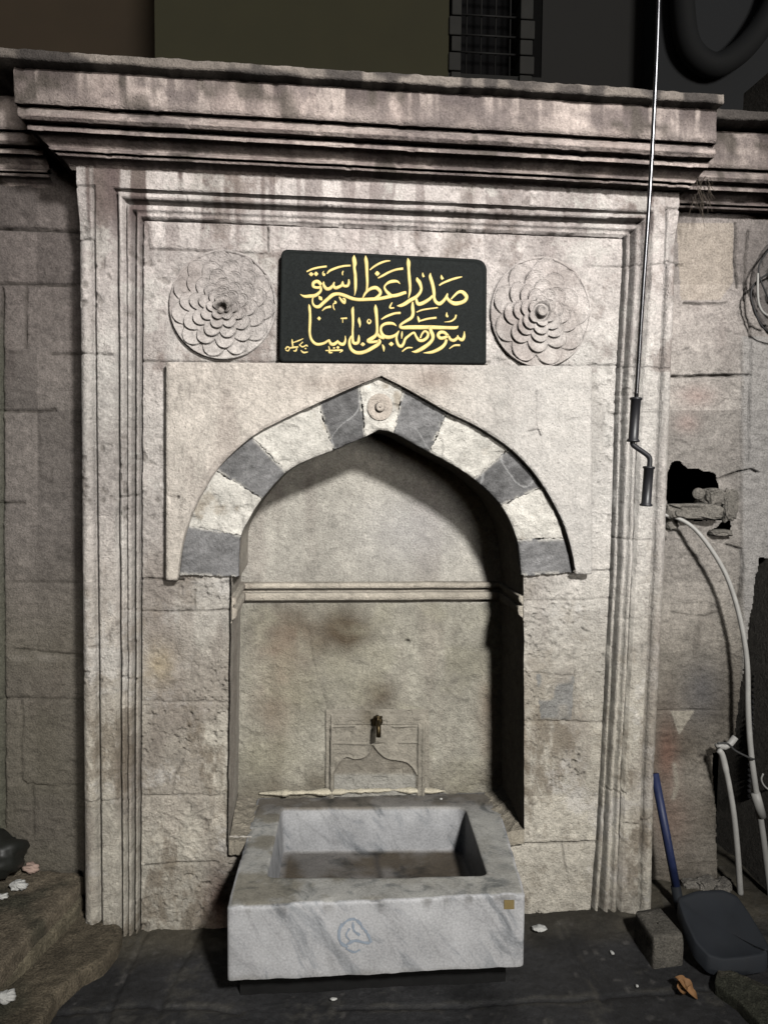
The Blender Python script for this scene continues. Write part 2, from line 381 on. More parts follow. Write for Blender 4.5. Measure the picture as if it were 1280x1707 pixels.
fl = (U-XB[2](V))/(XB[3](V)-XB[2](V)); frr = (XB[7](V)-U)/(XB[7](V)-XB[6](V)); ft = (V-YB[1](U))/(YB[2](U)-YB[1](U))
wob = .018*fbm(X, Z, 7, 3, 71)
fs = np.minimum(fl, frr)+wob; ft = ft+wob
side = np.interp(fs, [0, .05, .09, .15, .19, .27, .36, .42, .48, .54, .64, .69, .74, .81, .86, .94, .98, 1.03, 1.08], [.003, .005, -.040, -.040, -.008, .004, .003, -.018, -.018, .001, .0, -.016, -.050, -.050, -.012, -.010, -.056, -.054, -.026])
top = np.interp(ft, [0, .03, .09, .13, .3, .36, .47, .52, .72, .78, .92, .96, 1.02, 1.07], [0, -.028, -.028, -.004, .002, -.050, -.050, -.014, -.008, -.022, -.022, -.060, -.058, -.026])
h = np.where(fs < ft, side, top)
f = np.minimum(fs, ft)
# corner beads
cl = (U-XB[0](V))/(XB[1](V)-XB[0](V)); cr_ = (XB[9](V)-U)/(XB[9](V)-XB[8](V))
for c, v0 in ((cl, 398), (cr_, 436)):
    inb = (c < 1.0)
    bead = -.034+.038*np.sqrt(np.clip(np.sin(np.clip(c, 0, 1)*math.pi), 0, 1)); bead = np.where(c > .9, np.minimum(bead, -.012), bead)
    stop = -.034*np.clip(1-c, 0, 1)*ss(v0-92, v0-20, V)      # chamfered stop above the bead
    bb = np.where(V > v0, bead, stop); bb = np.where(V < v0-95, 0, bb)
    h = np.where(inb, bb, h)
    h = h-.014*np.exp(-((V-v0)/2.2)**2)*inb-.012*np.exp(-((V-v0+88)/2.0)**2)*inb-.024*np.exp(-((c-1)/.09)**2)*(V > v0-90)*(c < 1.3)
J = [([(445, 374), (446, 417)], 1.4, .008), ([(243, 411), (340, 414), (446, 419)], 1.3, .007), ([(243, 372), (244, 412)], 1.3, .006),
     ([(233, 600), (470, 603)], 1.3, .006), ([(808, 611), (1036, 607)], 1.3, .006), ([(985, 441), (1042, 441)], 1.2, .006),
     ([(233, 968), (303, 968)], 1.6, .012), ([(955, 956), (1024, 953)], 1.3, .008), ([(233, 1021), (300, 1022), (381, 1020)], 1.3, .007),
     ([(322, 985), (323, 1019)], 1.2, .007), ([(233, 1172), (381, 1175)], 1.2, .004), ([(236, 1333), (320, 1331), (372, 1333)], 1.2, .005),
     ([(240, 1450), (300, 1447), (362, 1444)], 1.4, .008), ([(284, 1330), (288, 1300), (301, 1278), (304, 1268)], 1.1, .006),
     ([(876, 1207), (940, 1206), (1010, 1209)], 1.3, .006), ([(876, 1004), (1022, 1001)], 1.1, .004), ([(862, 1412), (930, 1412), (1000, 1410)], 1.4, .009),
     ([(961, 1125), (958, 1205)], 1.1, .004), ([(893, 1126), (962, 1130)], 1.1, .004), ([(940, 1412), (946, 1460)], 1.1, .005),
     ([(130, 589), (187, 592)], 1.3, .007), ([(139, 1337), (229, 1334)], 1.2, .004), ([(139, 1122), (192, 1120)], 1.1, .003),
     ([(1047, 441), (1110, 440)], 1.2, .006), ([(1035, 611), (1116, 614)], 1.2, .006), ([(1026, 898), (1086, 901)], 1.2, .006), ([(1026, 690), (1098, 688)], 1.1, .003),
     ([(1010, 1318), (1043, 1322)], 1.2, .006), ([(1043, 1372), (1068, 1374), (1092, 1360)], 1.3, .008), ([(1012, 1030), (1112, 1032)], 1.1, .003),
     ([(200, 1016), (230, 1017)], 1.2, .005), ([(196, 828), (226, 826)], 1.2, .006), ([(200, 1128), (232, 1135)], 1.2, .006),
     ([(160, 740), (186, 742)], 1.0, .004), ([(140, 985), (192, 986)], 1.0, .003)]
jh, jd = jointset(U, V, J, 5)
rough = .0017+.0050*ss(-.1, .5, fbm(X, Z, 2.6, 3, 31))*(f > 1.06)
hard = np.exp(-(((U-310)/62)**2+((V-1385)/42)**2)**2)+np.exp(-(((U-945)/60)**2+((V-1130)/110)**2)**2)*.7+np.exp(-(((U-320)/50)**2+((V-1120)/60)**2)**2)*.6
rough = rough+.007*hard*(f > 1.06)
ham = ridged(X, Z, 26, 15)-.45
h = h-jh+(.0025+.006*ss(-.15, .4, fbm(X, Z, 2.1, 3, 33))*(f > 1.06)+.004*hard)*ham+rough*fbm(X, Z, 22, 5, 12)-.0045*ridged(X, Z*.06, 42, 19)*((fs > .2) & (fs < .7) & (fs < ft))*ss(.35, .6, vn(X*5, Z*2.2, 20))+.003*fbm(X, Z, 4, 3, 50)+.0014*fbm(X, Z, 75, 3, 14)
pit = ss(.70, .84, vn(X*88, Z*88, 95)*.7+vn(X*170, Z*170, 96)*.3)*(ss(.42, .62, vn(X*5.5, Z*5.5, 97))*(f > 1.06)*ss(850, 1000, V)+.35*ss(.5, .7, vn(X*4, Z*4, 98))); h = h-.0085*pit
chip = ss(.66, .80, vn(X*34, Z*34, 8)*.55+vn(X*70, Z*70, 9)*.45)*ss(.5, .75, vn(X*3.1, Z*3.1, 77)); h = h-.0055*chip
h = h-.006*np.exp(-((fs-.04)/.05)**2)*ss(.55, .8, vn(X*20, Z*14, 91))-.004*ss(.55, .85, vn(X*40, Z*6, 92)*.7+vn(X*80, Z*30, 93)*.3)*((fs > .2) & (fs < .7))
Pm = P.copy(); Pm[..., 1] -= h
c = limecol(X, Z, V, 3)
crs = np.where((fs < 1)|(cl < 1)|(cr_ < 1), np.searchsorted([590, 860, 1120, 1337], V)+20, np.searchsorted([412, 606, 965, 1021, 1173, 1333, 1449], V))
c = c*(1+.26*(_h(crs.astype(np.int64), (U > 630).astype(np.int64)+3*(U > XB[7](V)), 5)-.5))[..., None]
c = mixc(c, DIRT, jd*.75); c = mixc(c, DIRT*1.4, chip*.45)
# rain streaks from the cornice, soot on the mouldings, brown blotches lower down, rust by the trough
stre = 1.25*ss(.44, .60, vn(X*22, Z*1.6, 61)*.6+vn(X*60, Z*3, 62)*.4)*(1-ss(290, 470, V))*(.3+1.1*vn(X*3.3, Z*3, 67))
c = mixc(c, np.array([.13, .10, .095]), stre*.85)
c = mixc(c, np.array([.19, .155, .14]), .75*ss(.12, .42, fbm(X*1.2, Z, 3.6, 7, 68, .72))*(V < 620))
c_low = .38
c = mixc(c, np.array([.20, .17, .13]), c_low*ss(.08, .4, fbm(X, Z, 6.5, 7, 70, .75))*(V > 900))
c = mixc(c, np.array([.50, .48, .45]), .6*ss(.12, .4, fbm(X, Z, 5.5, 7, 69, .75)))
c = mixc(c, np.array([.16, .135, .115]), .5*ss(.1, .5, fbm(X*4, Z*1.4, 1.6, 4, 64)))
c = mixc(c, np.array([.14, .115, .085]), .7*ss(.05, .35, fbm(X*2.2, Z, 3.2, 7, 65, .72))*(V > 1180))
c = mixc(c, np.array([.085, .045, .035]), .8*np.exp(-(((U-362)/26)**2+((V-1515)/60)**2)))
c = mixc(c, np.array([.15, .155, .155]), .75*inpoly(U, V, [(897, 1128), (962, 1132), (957, 1205), (905, 1203)])*ss(.3, .6, vn(X*18, Z*18, 66)))
c = mixc(c, np.array([.19, .14, .12]), .5*np.exp(-(((U-690)/60)**2+((V-620)/28)**2))+.35*np.exp(-(((U-560)/90)**2+((V-1395)/20)**2)))
c = mixc(c, np.array([.33, .27, .17]), .6*np.exp(-(((U-262)/26)**2+((V-1110)/32)**2)))
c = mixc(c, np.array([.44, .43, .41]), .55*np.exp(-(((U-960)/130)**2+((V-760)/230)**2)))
cu = .25*(U[:-1, :-1]+U[1:, :-1]+U[1:, 1:]+U[:-1, 1:]); cv = .25*(V[:-1, :-1]+V[1:, :-1]+V[1:, 1:]+V[:-1, 1:])
tcx = .5*(tx[:-1]+tx[1:])[None, :]*np.ones_like(cu); tcy = .5*(ty[:-1]+ty[1:])[:, None]*np.ones_like(cu)
hole = (tcx > 4) & (tcx < 5) & (tcy > 4) & (tcy < 5)
hole |= (tcx > 4) & (tcx < 5) & (cv > 900) & (tcy < 5)
hole |= (tcy >= 5) & (cu > 418) & (cu < 842)
hole |= inpoly(cu, cv, [(292, 618), (965, 624), (946, 955), (312, 957)]) & (tcy < 4)
pil_l = (tcx < 2) ; pil_r = (tcx > 7)
frieze = (tcy < 1) & ~pil_l & ~pil_r
frame_m = ~pil_l & ~pil_r & ~frieze & ((tcx < 3) | (tcx > 6) | (tcy < 2))
field = ~pil_l & ~pil_r & ~frieze & ~frame_m & ~hole
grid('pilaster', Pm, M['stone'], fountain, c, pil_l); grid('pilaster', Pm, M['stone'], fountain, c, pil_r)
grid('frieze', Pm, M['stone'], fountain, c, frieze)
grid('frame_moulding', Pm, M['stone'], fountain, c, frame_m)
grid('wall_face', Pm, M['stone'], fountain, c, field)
# the two outer sides of the projecting fountain body
for e in (0, -1):
    edge = Pm[:, e]; ys = np.linspace(0, 1, 6)
    S = edge[:, None, :]*np.ones((1, 6, 1)); S[..., 1] = edge[:, None, 1]*(1-ys)+(REC+.05)*ys
    grid('return_side', S, M['stone'], fountain, np.repeat(c[:, e][:, None], 6, 1))

# ---- the pointed arch: intrados / extrados (photograph pixels on the wall plane)
INL = [(398, 963), (400, 900), (413, 868), (436, 832), (477, 787), (515, 766), (556, 750), (608, 728), (632, 716)]
INR = [(632, 716), (658, 722), (717, 754), (760, 777), (792, 799), (820, 824), (840, 848), (858, 885), (866, 915), (871, 961)]
EXL = [(298, 959), (306, 905), (322, 855), (345, 810), (372, 771), (420, 728), (470, 700), (530, 672), (590, 645), (635, 627)]
EXR = [(635, 627), (680, 650), (745, 687), (790, 709), (830, 734), (860, 758), (890, 791), (916, 831), (936, 872), (949, 915), (957, 955)]
RH = -.011                       # the ring lies back behind the spandrels
def cutcurve(C, pts):            # arc positions on curve C nearest the given points
    return [int(np.argmin(np.hypot(C[:, 0]-p[0], C[:, 1]-p[1]))) for p in pts]
inl, inr, exl, exr = curve(INL, 600), curve(INR, 600), curve(EXL, 600), curve(EXR, 600)
bl = [((398, 963), (298, 959)), ((401, 893), (314, 876)), ((436, 832), (361, 785)), ((477, 787), (421, 728)), ((555, 750), (530, 672)), ((609, 728), (600, 641))]
br = [((657, 722), (672, 646)), ((717, 754), (746, 687)), ((791, 798), (849, 748)), ((837, 843), (905, 812)), ((864, 900), (944, 897)), ((871, 961), (957, 955))]
GREY = np.array([.128, .127, .128]); WHITE = np.array([.51, .492, .45])
def voussoir(a, b, A2, B2, grey, s, boss=False):
    # a = intrados piece, b = extrados piece (arrays of points), resampled to one grid
    n = max(12, int(np.hypot(*(b[-1]-b[0]))/2.0)); m = 48
    def rs(p): 
        t = np.linspace(0, 1, len(p)); u = np.linspace(0, 1, n); return np.stack([np.interp(u, t, p[:, 0]), np.interp(u, t, p[:, 1])], -1)
    a = rs(a); b = rs(b); t = np.linspace(0, 1, m)[:, None, None]
    Q = a[None]*(1-t)+b[None]*t
    UU, VV = Q[..., 0], Q[..., 1]
    # ragged joints
    e = np.linspace(0, 1, n)[None, :]
    jag = 1.3*fbm(UU, VV, .08, 2, s)+3.4*(vn(UU*.5, VV*.5, s+2)-.5)+1.8*(vn(UU*.22, VV*.22, s+12)-.5)
    dirv = b-a; dx = np.stack([-(dirv[:, 1]), dirv[:, 0]], -1); dx /= np.linalg.norm(dx, axis=1)[:, None]
    k = np.exp(-e*n*2/6.0)+np.exp(-(1-e)*n*2/6.0)
    UU = UU+dx[None, :, 0]*jag*k; VV = VV+dx[None, :, 1]*jag*k
    R = W(UU, VV, 0); x = R[..., 0]; z = R[..., 2]
    hh = RH+(.0 if grey else .0025)+(.0022 if grey else .0045)*(ridged(x, z, 30, s+20)-.45)+.0022*fbm(x, z, 18, 4, s)+(.0008 if grey else .0022)*fbm(x, z, 60, 3, s+1)
    ed = np.minimum(e, 1-e)*n*2; hh = hh-.0012*np.exp(-(ed/1.6)**2)
    tt = t[..., 0]; hh = hh-.006*np.exp(-(tt*80/2.5)**2)*(.4+vn(x*40, z*40, s))
    if not grey: hh = hh-.005*ss(.62, .8, vn(x*26, z*26, s+8))
    if grey:
        cc = GREY*(1+.40*fbm(x, z, 10, 5, s)+.45*fbm(x+z*.6, z*2.5-x, 30, 4, s+3))[..., None]*(.85+.35*vn(np.float64(s)*7.7, 3.3, 1))
        sc = np.exp(-(np.abs(vn(x*9+z*7, z*5-x*6, s+4)-.5)/.012)**2)*ss(.45, .6, vn(x*7, z*7, s+6)); cc = mixc(cc, np.array([.42, .42, .42]), .55*sc)
        cc = mixc(cc, WHITE, .9*np.exp(-(ed/3.4)**2)*ss(.36, .5, vn(x*60, z*60, s+5))*np.ones_like(x))
    else:
        cc = WHITE*(1+.2*fbm(x, z, 8, 4, s)+.25*fbm(x, z, 36, 4, s+3))[..., None]; cc = mixc(cc, np.array([.26, .22, .17]), .7*ss(.25, .6, fbm(x, z, 14, 4, s+7)))
    R[..., 1] -= hh
    o = grid('voussoir', R, M['vouss'], fountain, cc, back=.035)
    o['label'] = 'dark grey marble arch stone' if grey else ('white keystone carrying a round boss' if boss else 'white plastered arch stone')
    return o
il = cutcurve(inl, [p[0] for p in bl]); el = cutcurve(exl, [p[1] for p in bl]); il[0] = el[0] = 0
ir = cutcurve(inr, [p[0] for p in br]); er = cutcurve(exr, [p[1] for p in br]); ir[-1] = er[-1] = 599
for i in range(5):
    voussoir(inl[il[i]:il[i+1]+1], exl[el[i]:el[i+1]+1], None, None, i % 2 == 0, 100+i)
    voussoir(inr[ir[i]:ir[i+1]+1], exr[er[i]:er[i+1]+1], None, None, i % 2 == 0, 120+i)
voussoir(np.vstack([inl[il[5]:], inr[:ir[0]+1]]), np.vstack([exl[el[5]:], exr[:er[0]+1]]), None, None, False, 140, True)
# boss on the keystone: flat disc with a central button
def lathe_disc(name, uc, vc, ru, rv, prof, y0, mat, colr, seed, nth=96):
    r = np.array([p[0] for p in prof]); hh = np.array([p[1] for p in prof]); th = np.linspace(0, 2*math.pi, nth)
    R, T = np.meshgrid(r, th, indexing='ij'); UU = uc+ru*R*np.cos(T); VV = vc+rv*R*np.sin(T)
    Q = W(UU, VV, 0); x = Q[..., 0]; z = Q[..., 2]
    Q[..., 1] = y0-hh[:, None]-.0008*fbm(x, z, 60, 3, seed)
    cc = colr*(1+.15*fbm(x, z, 25, 4, seed))[..., None]
    return grid(name, Q, mat, fountain, cc)
pr = [(1.0, -.008), (1.0, .006), (.95, .008), (.8, .009), (.6, .007), (.45, .005), (.40, .004), (.37, .012), (.33, .018), (.25, .021), (.14, .022), (.10, .019), (.06, .024), (.0, .0255)]
rr = np.array(pr); d = np.r_[0, np.cumsum(np.hypot(*np.diff(rr, axis=0).T))]; q = np.linspace(0, d[-1], 40)
lathe_disc('keystone_boss', 633.5, 678, 21.5, 23, [(np.interp(a, d, rr[:, 0]), np.interp(a, d, rr[:, 1])) for a in q], -RH, M['vouss'], np.array([.40, .355, .31]), 150)

# ---- spandrel panel, standing proud of ring and wall
SH = .022
ctop = lambda u: 604.5+(u-278)*.0105
botL = [(278, 966), (297, 966)]; cols = []
for u in np.linspace(278, 297.2, 9): cols.append((u, 966))
ex_all = np.vstack([curve(EXL, 260), curve(EXR, 260)[1:]])
nrm = []
for p in ex_all: cols.append((p[0], p[1]+.0))
for u in np.linspace(958, 984, 12): cols.append((u, 956))
cols = np.array(cols); m = 150
t = np.linspace(0, 1, m)[:, None]
tb = t**1.0
UU = np.ones((m, 1))*cols[None, :, 0]; VV = ctop(cols[None, :, 0])*(1-tb)+cols[None, :, 1]*tb
R = W(UU, VV, 0); x = R[..., 0]; z = R[..., 2]
JS = [([(889, 652), (890, 716)], 1.0, .004), ([(985, 700), (940, 702)], 1.0, .003), ([(283, 828), (300, 828)], 1.2, .006), ([(878, 720), (893, 716), (897, 728)], 1.2, .006), ([(700, 612), (706, 640)], 1.0, .002)]
sj, sd = jointset(UU, VV, JS, 9)
edg = np.minimum((cols[None, :, 0]-278), 984-cols[None, :, 0]); dist_b = (1-t)*(cols[None, :, 1]-ctop(cols[None, :, 0]))
SHU = SH-.019*ss(700, 960, UU)*0
fall = .006*np.exp(-(edg/2.5)**2)+.004*np.exp(-(dist_b/3.0)**2)*(.3+1.2*vn(UU*.09, VV*.09, 201))
hh = SHU-fall-sj+.0028*(ridged(x*1.6, z*.8, 26, 206)-.45)+.0022*fbm(x, z, 5, 3, 202)+.0015*fbm(x*3, z, 16, 4, 203)+.0012*fbm(x, z, 60, 3, 204)
R[..., 1] -= hh
cc = limecol(x, z, VV, 205, np.array([.425, .39, .35])); cc = mixc(cc, DIRT, sd*.7)
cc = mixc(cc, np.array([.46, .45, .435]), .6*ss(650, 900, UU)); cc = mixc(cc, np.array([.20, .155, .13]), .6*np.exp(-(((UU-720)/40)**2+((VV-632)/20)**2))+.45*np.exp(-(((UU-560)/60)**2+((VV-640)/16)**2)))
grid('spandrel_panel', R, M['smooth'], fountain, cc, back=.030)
# small dark hook shaped after the hook of shadow at the right springing
V0, F0 = tube_geo([W(956, 951, -.012), W(960, 955, -.014), W(975, 954, -.004)], [.007, .007, .003], 8); mesh('shadow_hook', V0, F0, M['rub'], fountain)

# ---- niche: soffit, jambs, back, impost moulding
DEEP = ND
def soffit_strip(name, pts2d, y0, y1, seed, splay=None, n2=44):
    Q = W(pts2d[:, 0], pts2d[:, 1], 0)
    k = np.linspace(0, 1, n2)
    A = np.zeros((len(Q), n2, 3)); A[..., 0] = Q[:, None, 0]; A[..., 2] = Q[:, None, 2]; A[..., 1] = y0+(y1-y0)*k
    if splay is not None: A[..., 0] += splay*k
    nz = .0025*fbm(A[..., 1]*1.0+3, A[..., 2]+A[..., 0]*1.7, 14, 4, seed)
    A[..., 0] += nz; A[..., 2] += nz*.6
    cc = limecol(A[..., 1]+A[..., 0], A[..., 2], np.full(A.shape[:2], 900.), seed, np.array([.36, .33, .285]))
    return grid(name, A, M['smooth'], fountain, cc)
soffit_strip('arch_soffit', np.vstack([curve(INL, 200), curve(INR, 200)[1:]]), .012, DEEP+.01, 301)
vj = np.linspace(958, 1410, 220)
soffit_strip('niche_jamb', np.stack([XB[4](vj)+0*vj, vj], -1), .0, DEEP+.01, 302, splay=-.0)
soffit_strip('niche_jamb', np.stack([XB[5](vj)+0*vj, vj], -1), .0, DEEP+.01, 303, splay=.0)
# narrow ledges where the jambs meet the wider-sprung arch
uu = np.linspace(372, 888, 236); vv = np.linspace(690, 1345, 290); UU, VV = np.meshgrid(uu, vv); R = W(UU, VV, DEEP); x = R[..., 0]; z = R[..., 2]
JN = [([(548, 1190), (520, 1100), (515, 1050)], 1.1, .003), ([(405, 1175), (470, 1178)], 1.0, .002)]
nj, nd = jointset(UU, VV, JN, 12)
ro = .0012+.0030*ss(985, 1050, VV)*(.4+.9*vn(x*5, z*5, 310))
hh = -.007*ss(.70, .84, vn(x*88, z*88, 395)*.7+vn(x*170, z*170, 396)*.3)*ss(.5, .66, vn(x*5.5, z*5.5, 397))*ss(1100, 1200, VV)+(.0016+.0055*ss(1000, 1060, VV)*(.3+.9*vn(x*4, z*4, 316)))*(ridged(x, z, 24, 315)-.45)+ro*fbm(x, z, 20, 5, 311)+.003*fbm(x, z, 4, 3, 312)+.001*fbm(x, z, 70, 3, 313)-nj
hh = hh-.02*np.exp(-(((UU-679)/4.2)**2+((VV-1070)/3.6)**2)**2)-.008*np.exp(-(((UU-668)/2.2)**2+((VV-1092)/2.2)**2))
R[..., 1] -= hh
cc = limecol(x, z, np.full(UU.shape, 960.), 314, np.array([.375, .358, .325]))
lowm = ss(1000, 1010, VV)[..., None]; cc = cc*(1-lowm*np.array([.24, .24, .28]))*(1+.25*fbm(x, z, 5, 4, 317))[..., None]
def blob(u0, v0, a, b, s, amp=1.0): return amp*np.exp(-(((UU-u0)/a)**2+((VV-v0)/b)**2))*(.55+.7*vn(x*16, z*16, s))
cc = mixc(cc, np.array([.085, .066, .045]), blob(585, 1052, 40, 34, 320, 1.1)+blob(535, 1055, 60, 60, 321, .6)+blob(470, 1040, 50, 24, 341, .35)+blob(630, 1150, 30, 24, 322, .8)+blob(620, 1180, 60, 26, 323, .4))
cc = mixc(cc, np.array([.22, .15, .10]), blob(470, 1090, 45, 60, 324, .5)+blob(455, 1180, 40, 60, 325, .3)+blob(815, 1190, 18, 90, 331, .5))
cc = mixc(cc, np.array([.24, .225, .15]), blob(445, 1265, 50, 45, 326, .5)+blob(500, 1170, 40, 40, 333, .35))
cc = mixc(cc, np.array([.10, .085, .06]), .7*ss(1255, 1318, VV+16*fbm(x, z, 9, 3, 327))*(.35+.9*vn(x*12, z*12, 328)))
cc = mixc(cc, np.array([.30, .285, .22]), .5*ss(.1, .5, fbm(x, z, 5, 4, 329))*(VV > 1005))
cc = mixc(cc, np.array([.43, .42, .42]), .5*np.exp(-(((UU-690)/90)**2+((VV-880)/70)**2)))
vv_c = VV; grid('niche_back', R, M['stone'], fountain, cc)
# impost moulding wraps the three sides of the niche
prof = [(967, -.012), (970, .004), (971, .020), (973, .028), (977, .031), (980.5, .028), (982, .010), (984.5, .004), (986.5, .010), (988, .028), (991, .034), (996, .035), (1000, .031), (1002, .018), (1003.5, -.002), (1006, -.012)]
pp = np.array(prof); q = np.linspace(0, len(pp)-1, 70); pv = np.interp(q, range(len(pp)), pp[:, 0]); pp_ = np.interp(q, range(len(pp)), pp[:, 1])
zz = W(620+0*pv, pv, DEEP-pp_)[:, 2]
xl = W(386, 985, 0)[0]; xr = W(873, 985, 0)[0]
path = [(xl, .004, -1), (xl, .004, 0)]; 
for k in np.linspace(0, 1, 26)[1:]: path.append((xl, .004+(DEEP-.004)*k, 0))
for k in np.linspace(0, 1, 190)[1:]: path.append((xl+(xr-xl)*k, DEEP, 1))
for k in np.linspace(0, 1, 26)[1:]: path.append((xr, DEEP+(.004-DEEP)*k, 2))
path.append((xr, .004, -2))
A = np.zeros((len(zz), len(path), 3)); slope = (958-970)/490.0*0
for j, (px_, py_, sd_) in enumerate(path):
    pj = pp_*(1 if sd_ == 1 else (0 if sd_ < 0 else .5)); 
    A[:, j, 2] = zz+.002*(vn(px_*9+5, py_*9, 401)-.5)
    gx = px_+pj if sd_ == 0 else (px_-pj if sd_ == 2 else px_)
    A[:, j, 0] = gx; A[:, j, 1] = py_
    if sd_ == 1:
        A[:, j, 0] = np.clip(px_, xl+pj*.55, xr-pj*.55); A[:, j, 1] = py_-pj
    else:
        A[:, j, 1] = np.minimum(py_, DEEP-pj)
nz = .0013*fbm(A[..., 0]+A[..., 1], A[..., 2], 30, 4, 402); A[..., 1] -= nz
cc = limecol(A[..., 0]+A[..., 1], A[..., 2], np.full(A.shape[:2], 900.), 403, np.array([.40, .365, .31]))
grid('impost_moulding', A, M['smooth'], fountain, cc)

# ---- carved spigot panel with tap
uu = np.linspace(543, 715, 190); vv = np.linspace(1183, 1332, 170); UU, VV = np.meshgrid(uu, vv)
hh = np.full(UU.shape, .010)
def band(d, w, a): return a*np.exp(-(d/w)**2)
inn = inpoly(UU, VV, [(552, 1191), (708, 1192), (707, 1340), (549, 1340)]); hh = np.where(inn, .016, .002)
inner = inpoly(UU, VV, [(557, 1206), (696, 1206), (695, 1340), (556, 1340)])
hh = np.where(inner, .011, hh)
for pl, w, a in [([(553, 1340), (552, 1210)], 2.0, .006), ([(696, 1340), (697, 1208)], 1.6, .008), ([(704, 1340), (705, 1205)], 2.2, .007), ([(557, 1210), (590, 1209)], 1.6, .007), ([(655, 1210), (692, 1209)], 1.6, .007),
                 ([(557, 1237), (612, 1239)], 1.8, .005), ([(665, 1236), (692, 1236)], 1.8, .006)]:
    hh = hh+band(segdist(UU, VV, pl), w, a)
og_l = curve([(619, 1240), (616, 1252), (606, 1261), (590, 1264), (578, 1261), (566, 1269), (557, 1284)], 60); og_r = curve([(621, 1240), (632, 1254), (645, 1263), (662, 1266), (676, 1269), (686, 1277), (693, 1288)], 60)
arch_poly = [tuple(p) for p in og_l[::-1]]+[tuple(p) for p in og_r]+[(693, 1345), (557, 1345)]
ina = inpoly(UU, VV, arch_poly); hh = np.where(ina, .004, hh)
hh = hh+band(segdist(UU, VV, [tuple(p) for p in og_l]), 2.4, .006)+band(segdist(UU, VV, [tuple(p) for p in og_r]), 2.4, .006)
hh = hh+band(segdist(UU, VV, [(617, 1200), (617, 1238)]), 1.6, -.005)+band(segdist(UU, VV, [(628, 1239), (640, 1239)]), 1.4, -.006)
hh = hh+.010*np.exp(-(((UU-628)/9)**2+((VV-1226)/12)**2)**2)
hh = hh-.007*np.exp(-(((UU-578)/7)**2+((VV-1219)/5)**2))
R = W(UU, VV, DEEP-.006); x = R[..., 0]; z = R[..., 2]
hh = hh+.0012*fbm(x, z, 30, 4, 410)+.0008*fbm(x, z, 80, 3, 411)-.003*ss(.62, .8, vn(x*30, z*30, 412))
R[..., 1] -= hh
cc = np.array([.26, .24, .20])*(1+.2*fbm(x, z, 9, 4, 413)+.15*fbm(x, z, 40, 3, 414))[..., None]
cc = mixc(cc, np.array([.30, .295, .27]), .7*ina*ss(1285, 1295, VV)); cc = mixc(cc, np.array([.15, .135, .11]), .6*ina*(1-ss(1284, 1294, VV))*(.4+.9*vn(x*30, z*30, 415)))
cc = mixc(cc, np.array([.09, .075, .05]), .75*np.exp(-(((UU-615)/16)**2+((VV-1195)/22)**2)))
spig = grid('spigot_panel', R, M['smooth'], fountain, cc, back=DEEP+.01)
# mortar bead along the back of the trough
def rope(name, pts, r, seed, mat, parent, col, sq=.6):
    p = np.array(pts); n = 160; t = np.linspace(0, 1, n); q = np.stack([np.interp(t, np.linspace(0, 1, len(p)), p[:, k]) for k in range(3)], -1)
    a = np.linspace(0, 2*math.pi, 14); A = np.zeros((n, 14, 3)); rr = r*(1+.9*fbm(q[:, 0], q[:, 2], 22, 4, seed))*(1-.8*np.abs(t*2-1)**8)
    A[..., 0] = q[:, None, 0]; A[..., 1] = q[:, None, 1]-rr[:, None]*np.cos(a); A[..., 2] = q[:, None, 2]+rr[:, None]*sq*np.sin(a)
    cc = col*(1+.2*fbm(A[..., 0], A[..., 2], 20, 4, seed+1))[..., None]
    return grid(name, A, mat, parent, cc)
rope('mortar_joint', [W(432, 1323, DEEP-.010), W(560, 1320, DEEP-.010), W(650, 1317, DEEP-.010), W(742, 1319, DEEP-.010)], .016, 420, M['smooth'], fountain, np.array([.50, .46, .36]))
# tap
tp = W(629, 1203, DEEP-.03); tap = empty('tap', np.array(tp)-parent_world(fountain), None, None); tap.parent = fountain
Vt, Ft = tube_geo([tp+[0, .02, 0], tp+[0, -.004, 0], tp+[0, -.008, 0]], [.021, .021, .016], 24); mesh('escutcheon', Vt, Ft, M['brass'], tap)
Vt, Ft = tube_geo(curve([tp+[0, 0, .004], tp+[0, -.03, .004], tp+[0, -.055, -.004], tp+[0, -.062, -.028], tp+[0, -.062, -.040]], 24), np.interp(np.linspace(0, 1, 24), [0, .5, .8, 1], [.009, .008, .010, .0095]), 18); mesh('spout', Vt, Ft, M['brass'], tap)
Vt, Ft = merge([tube_geo([tp+[0, -.028, .004], tp+[0, -.028, .026]], [.006, .005], 12), tube_geo([tp+[-.017, -.028, .027], tp+[.017, -.028, .027]], [.0042, .0042], 10)]); mesh('tap_handle', Vt, Ft, M['brass'], tap)

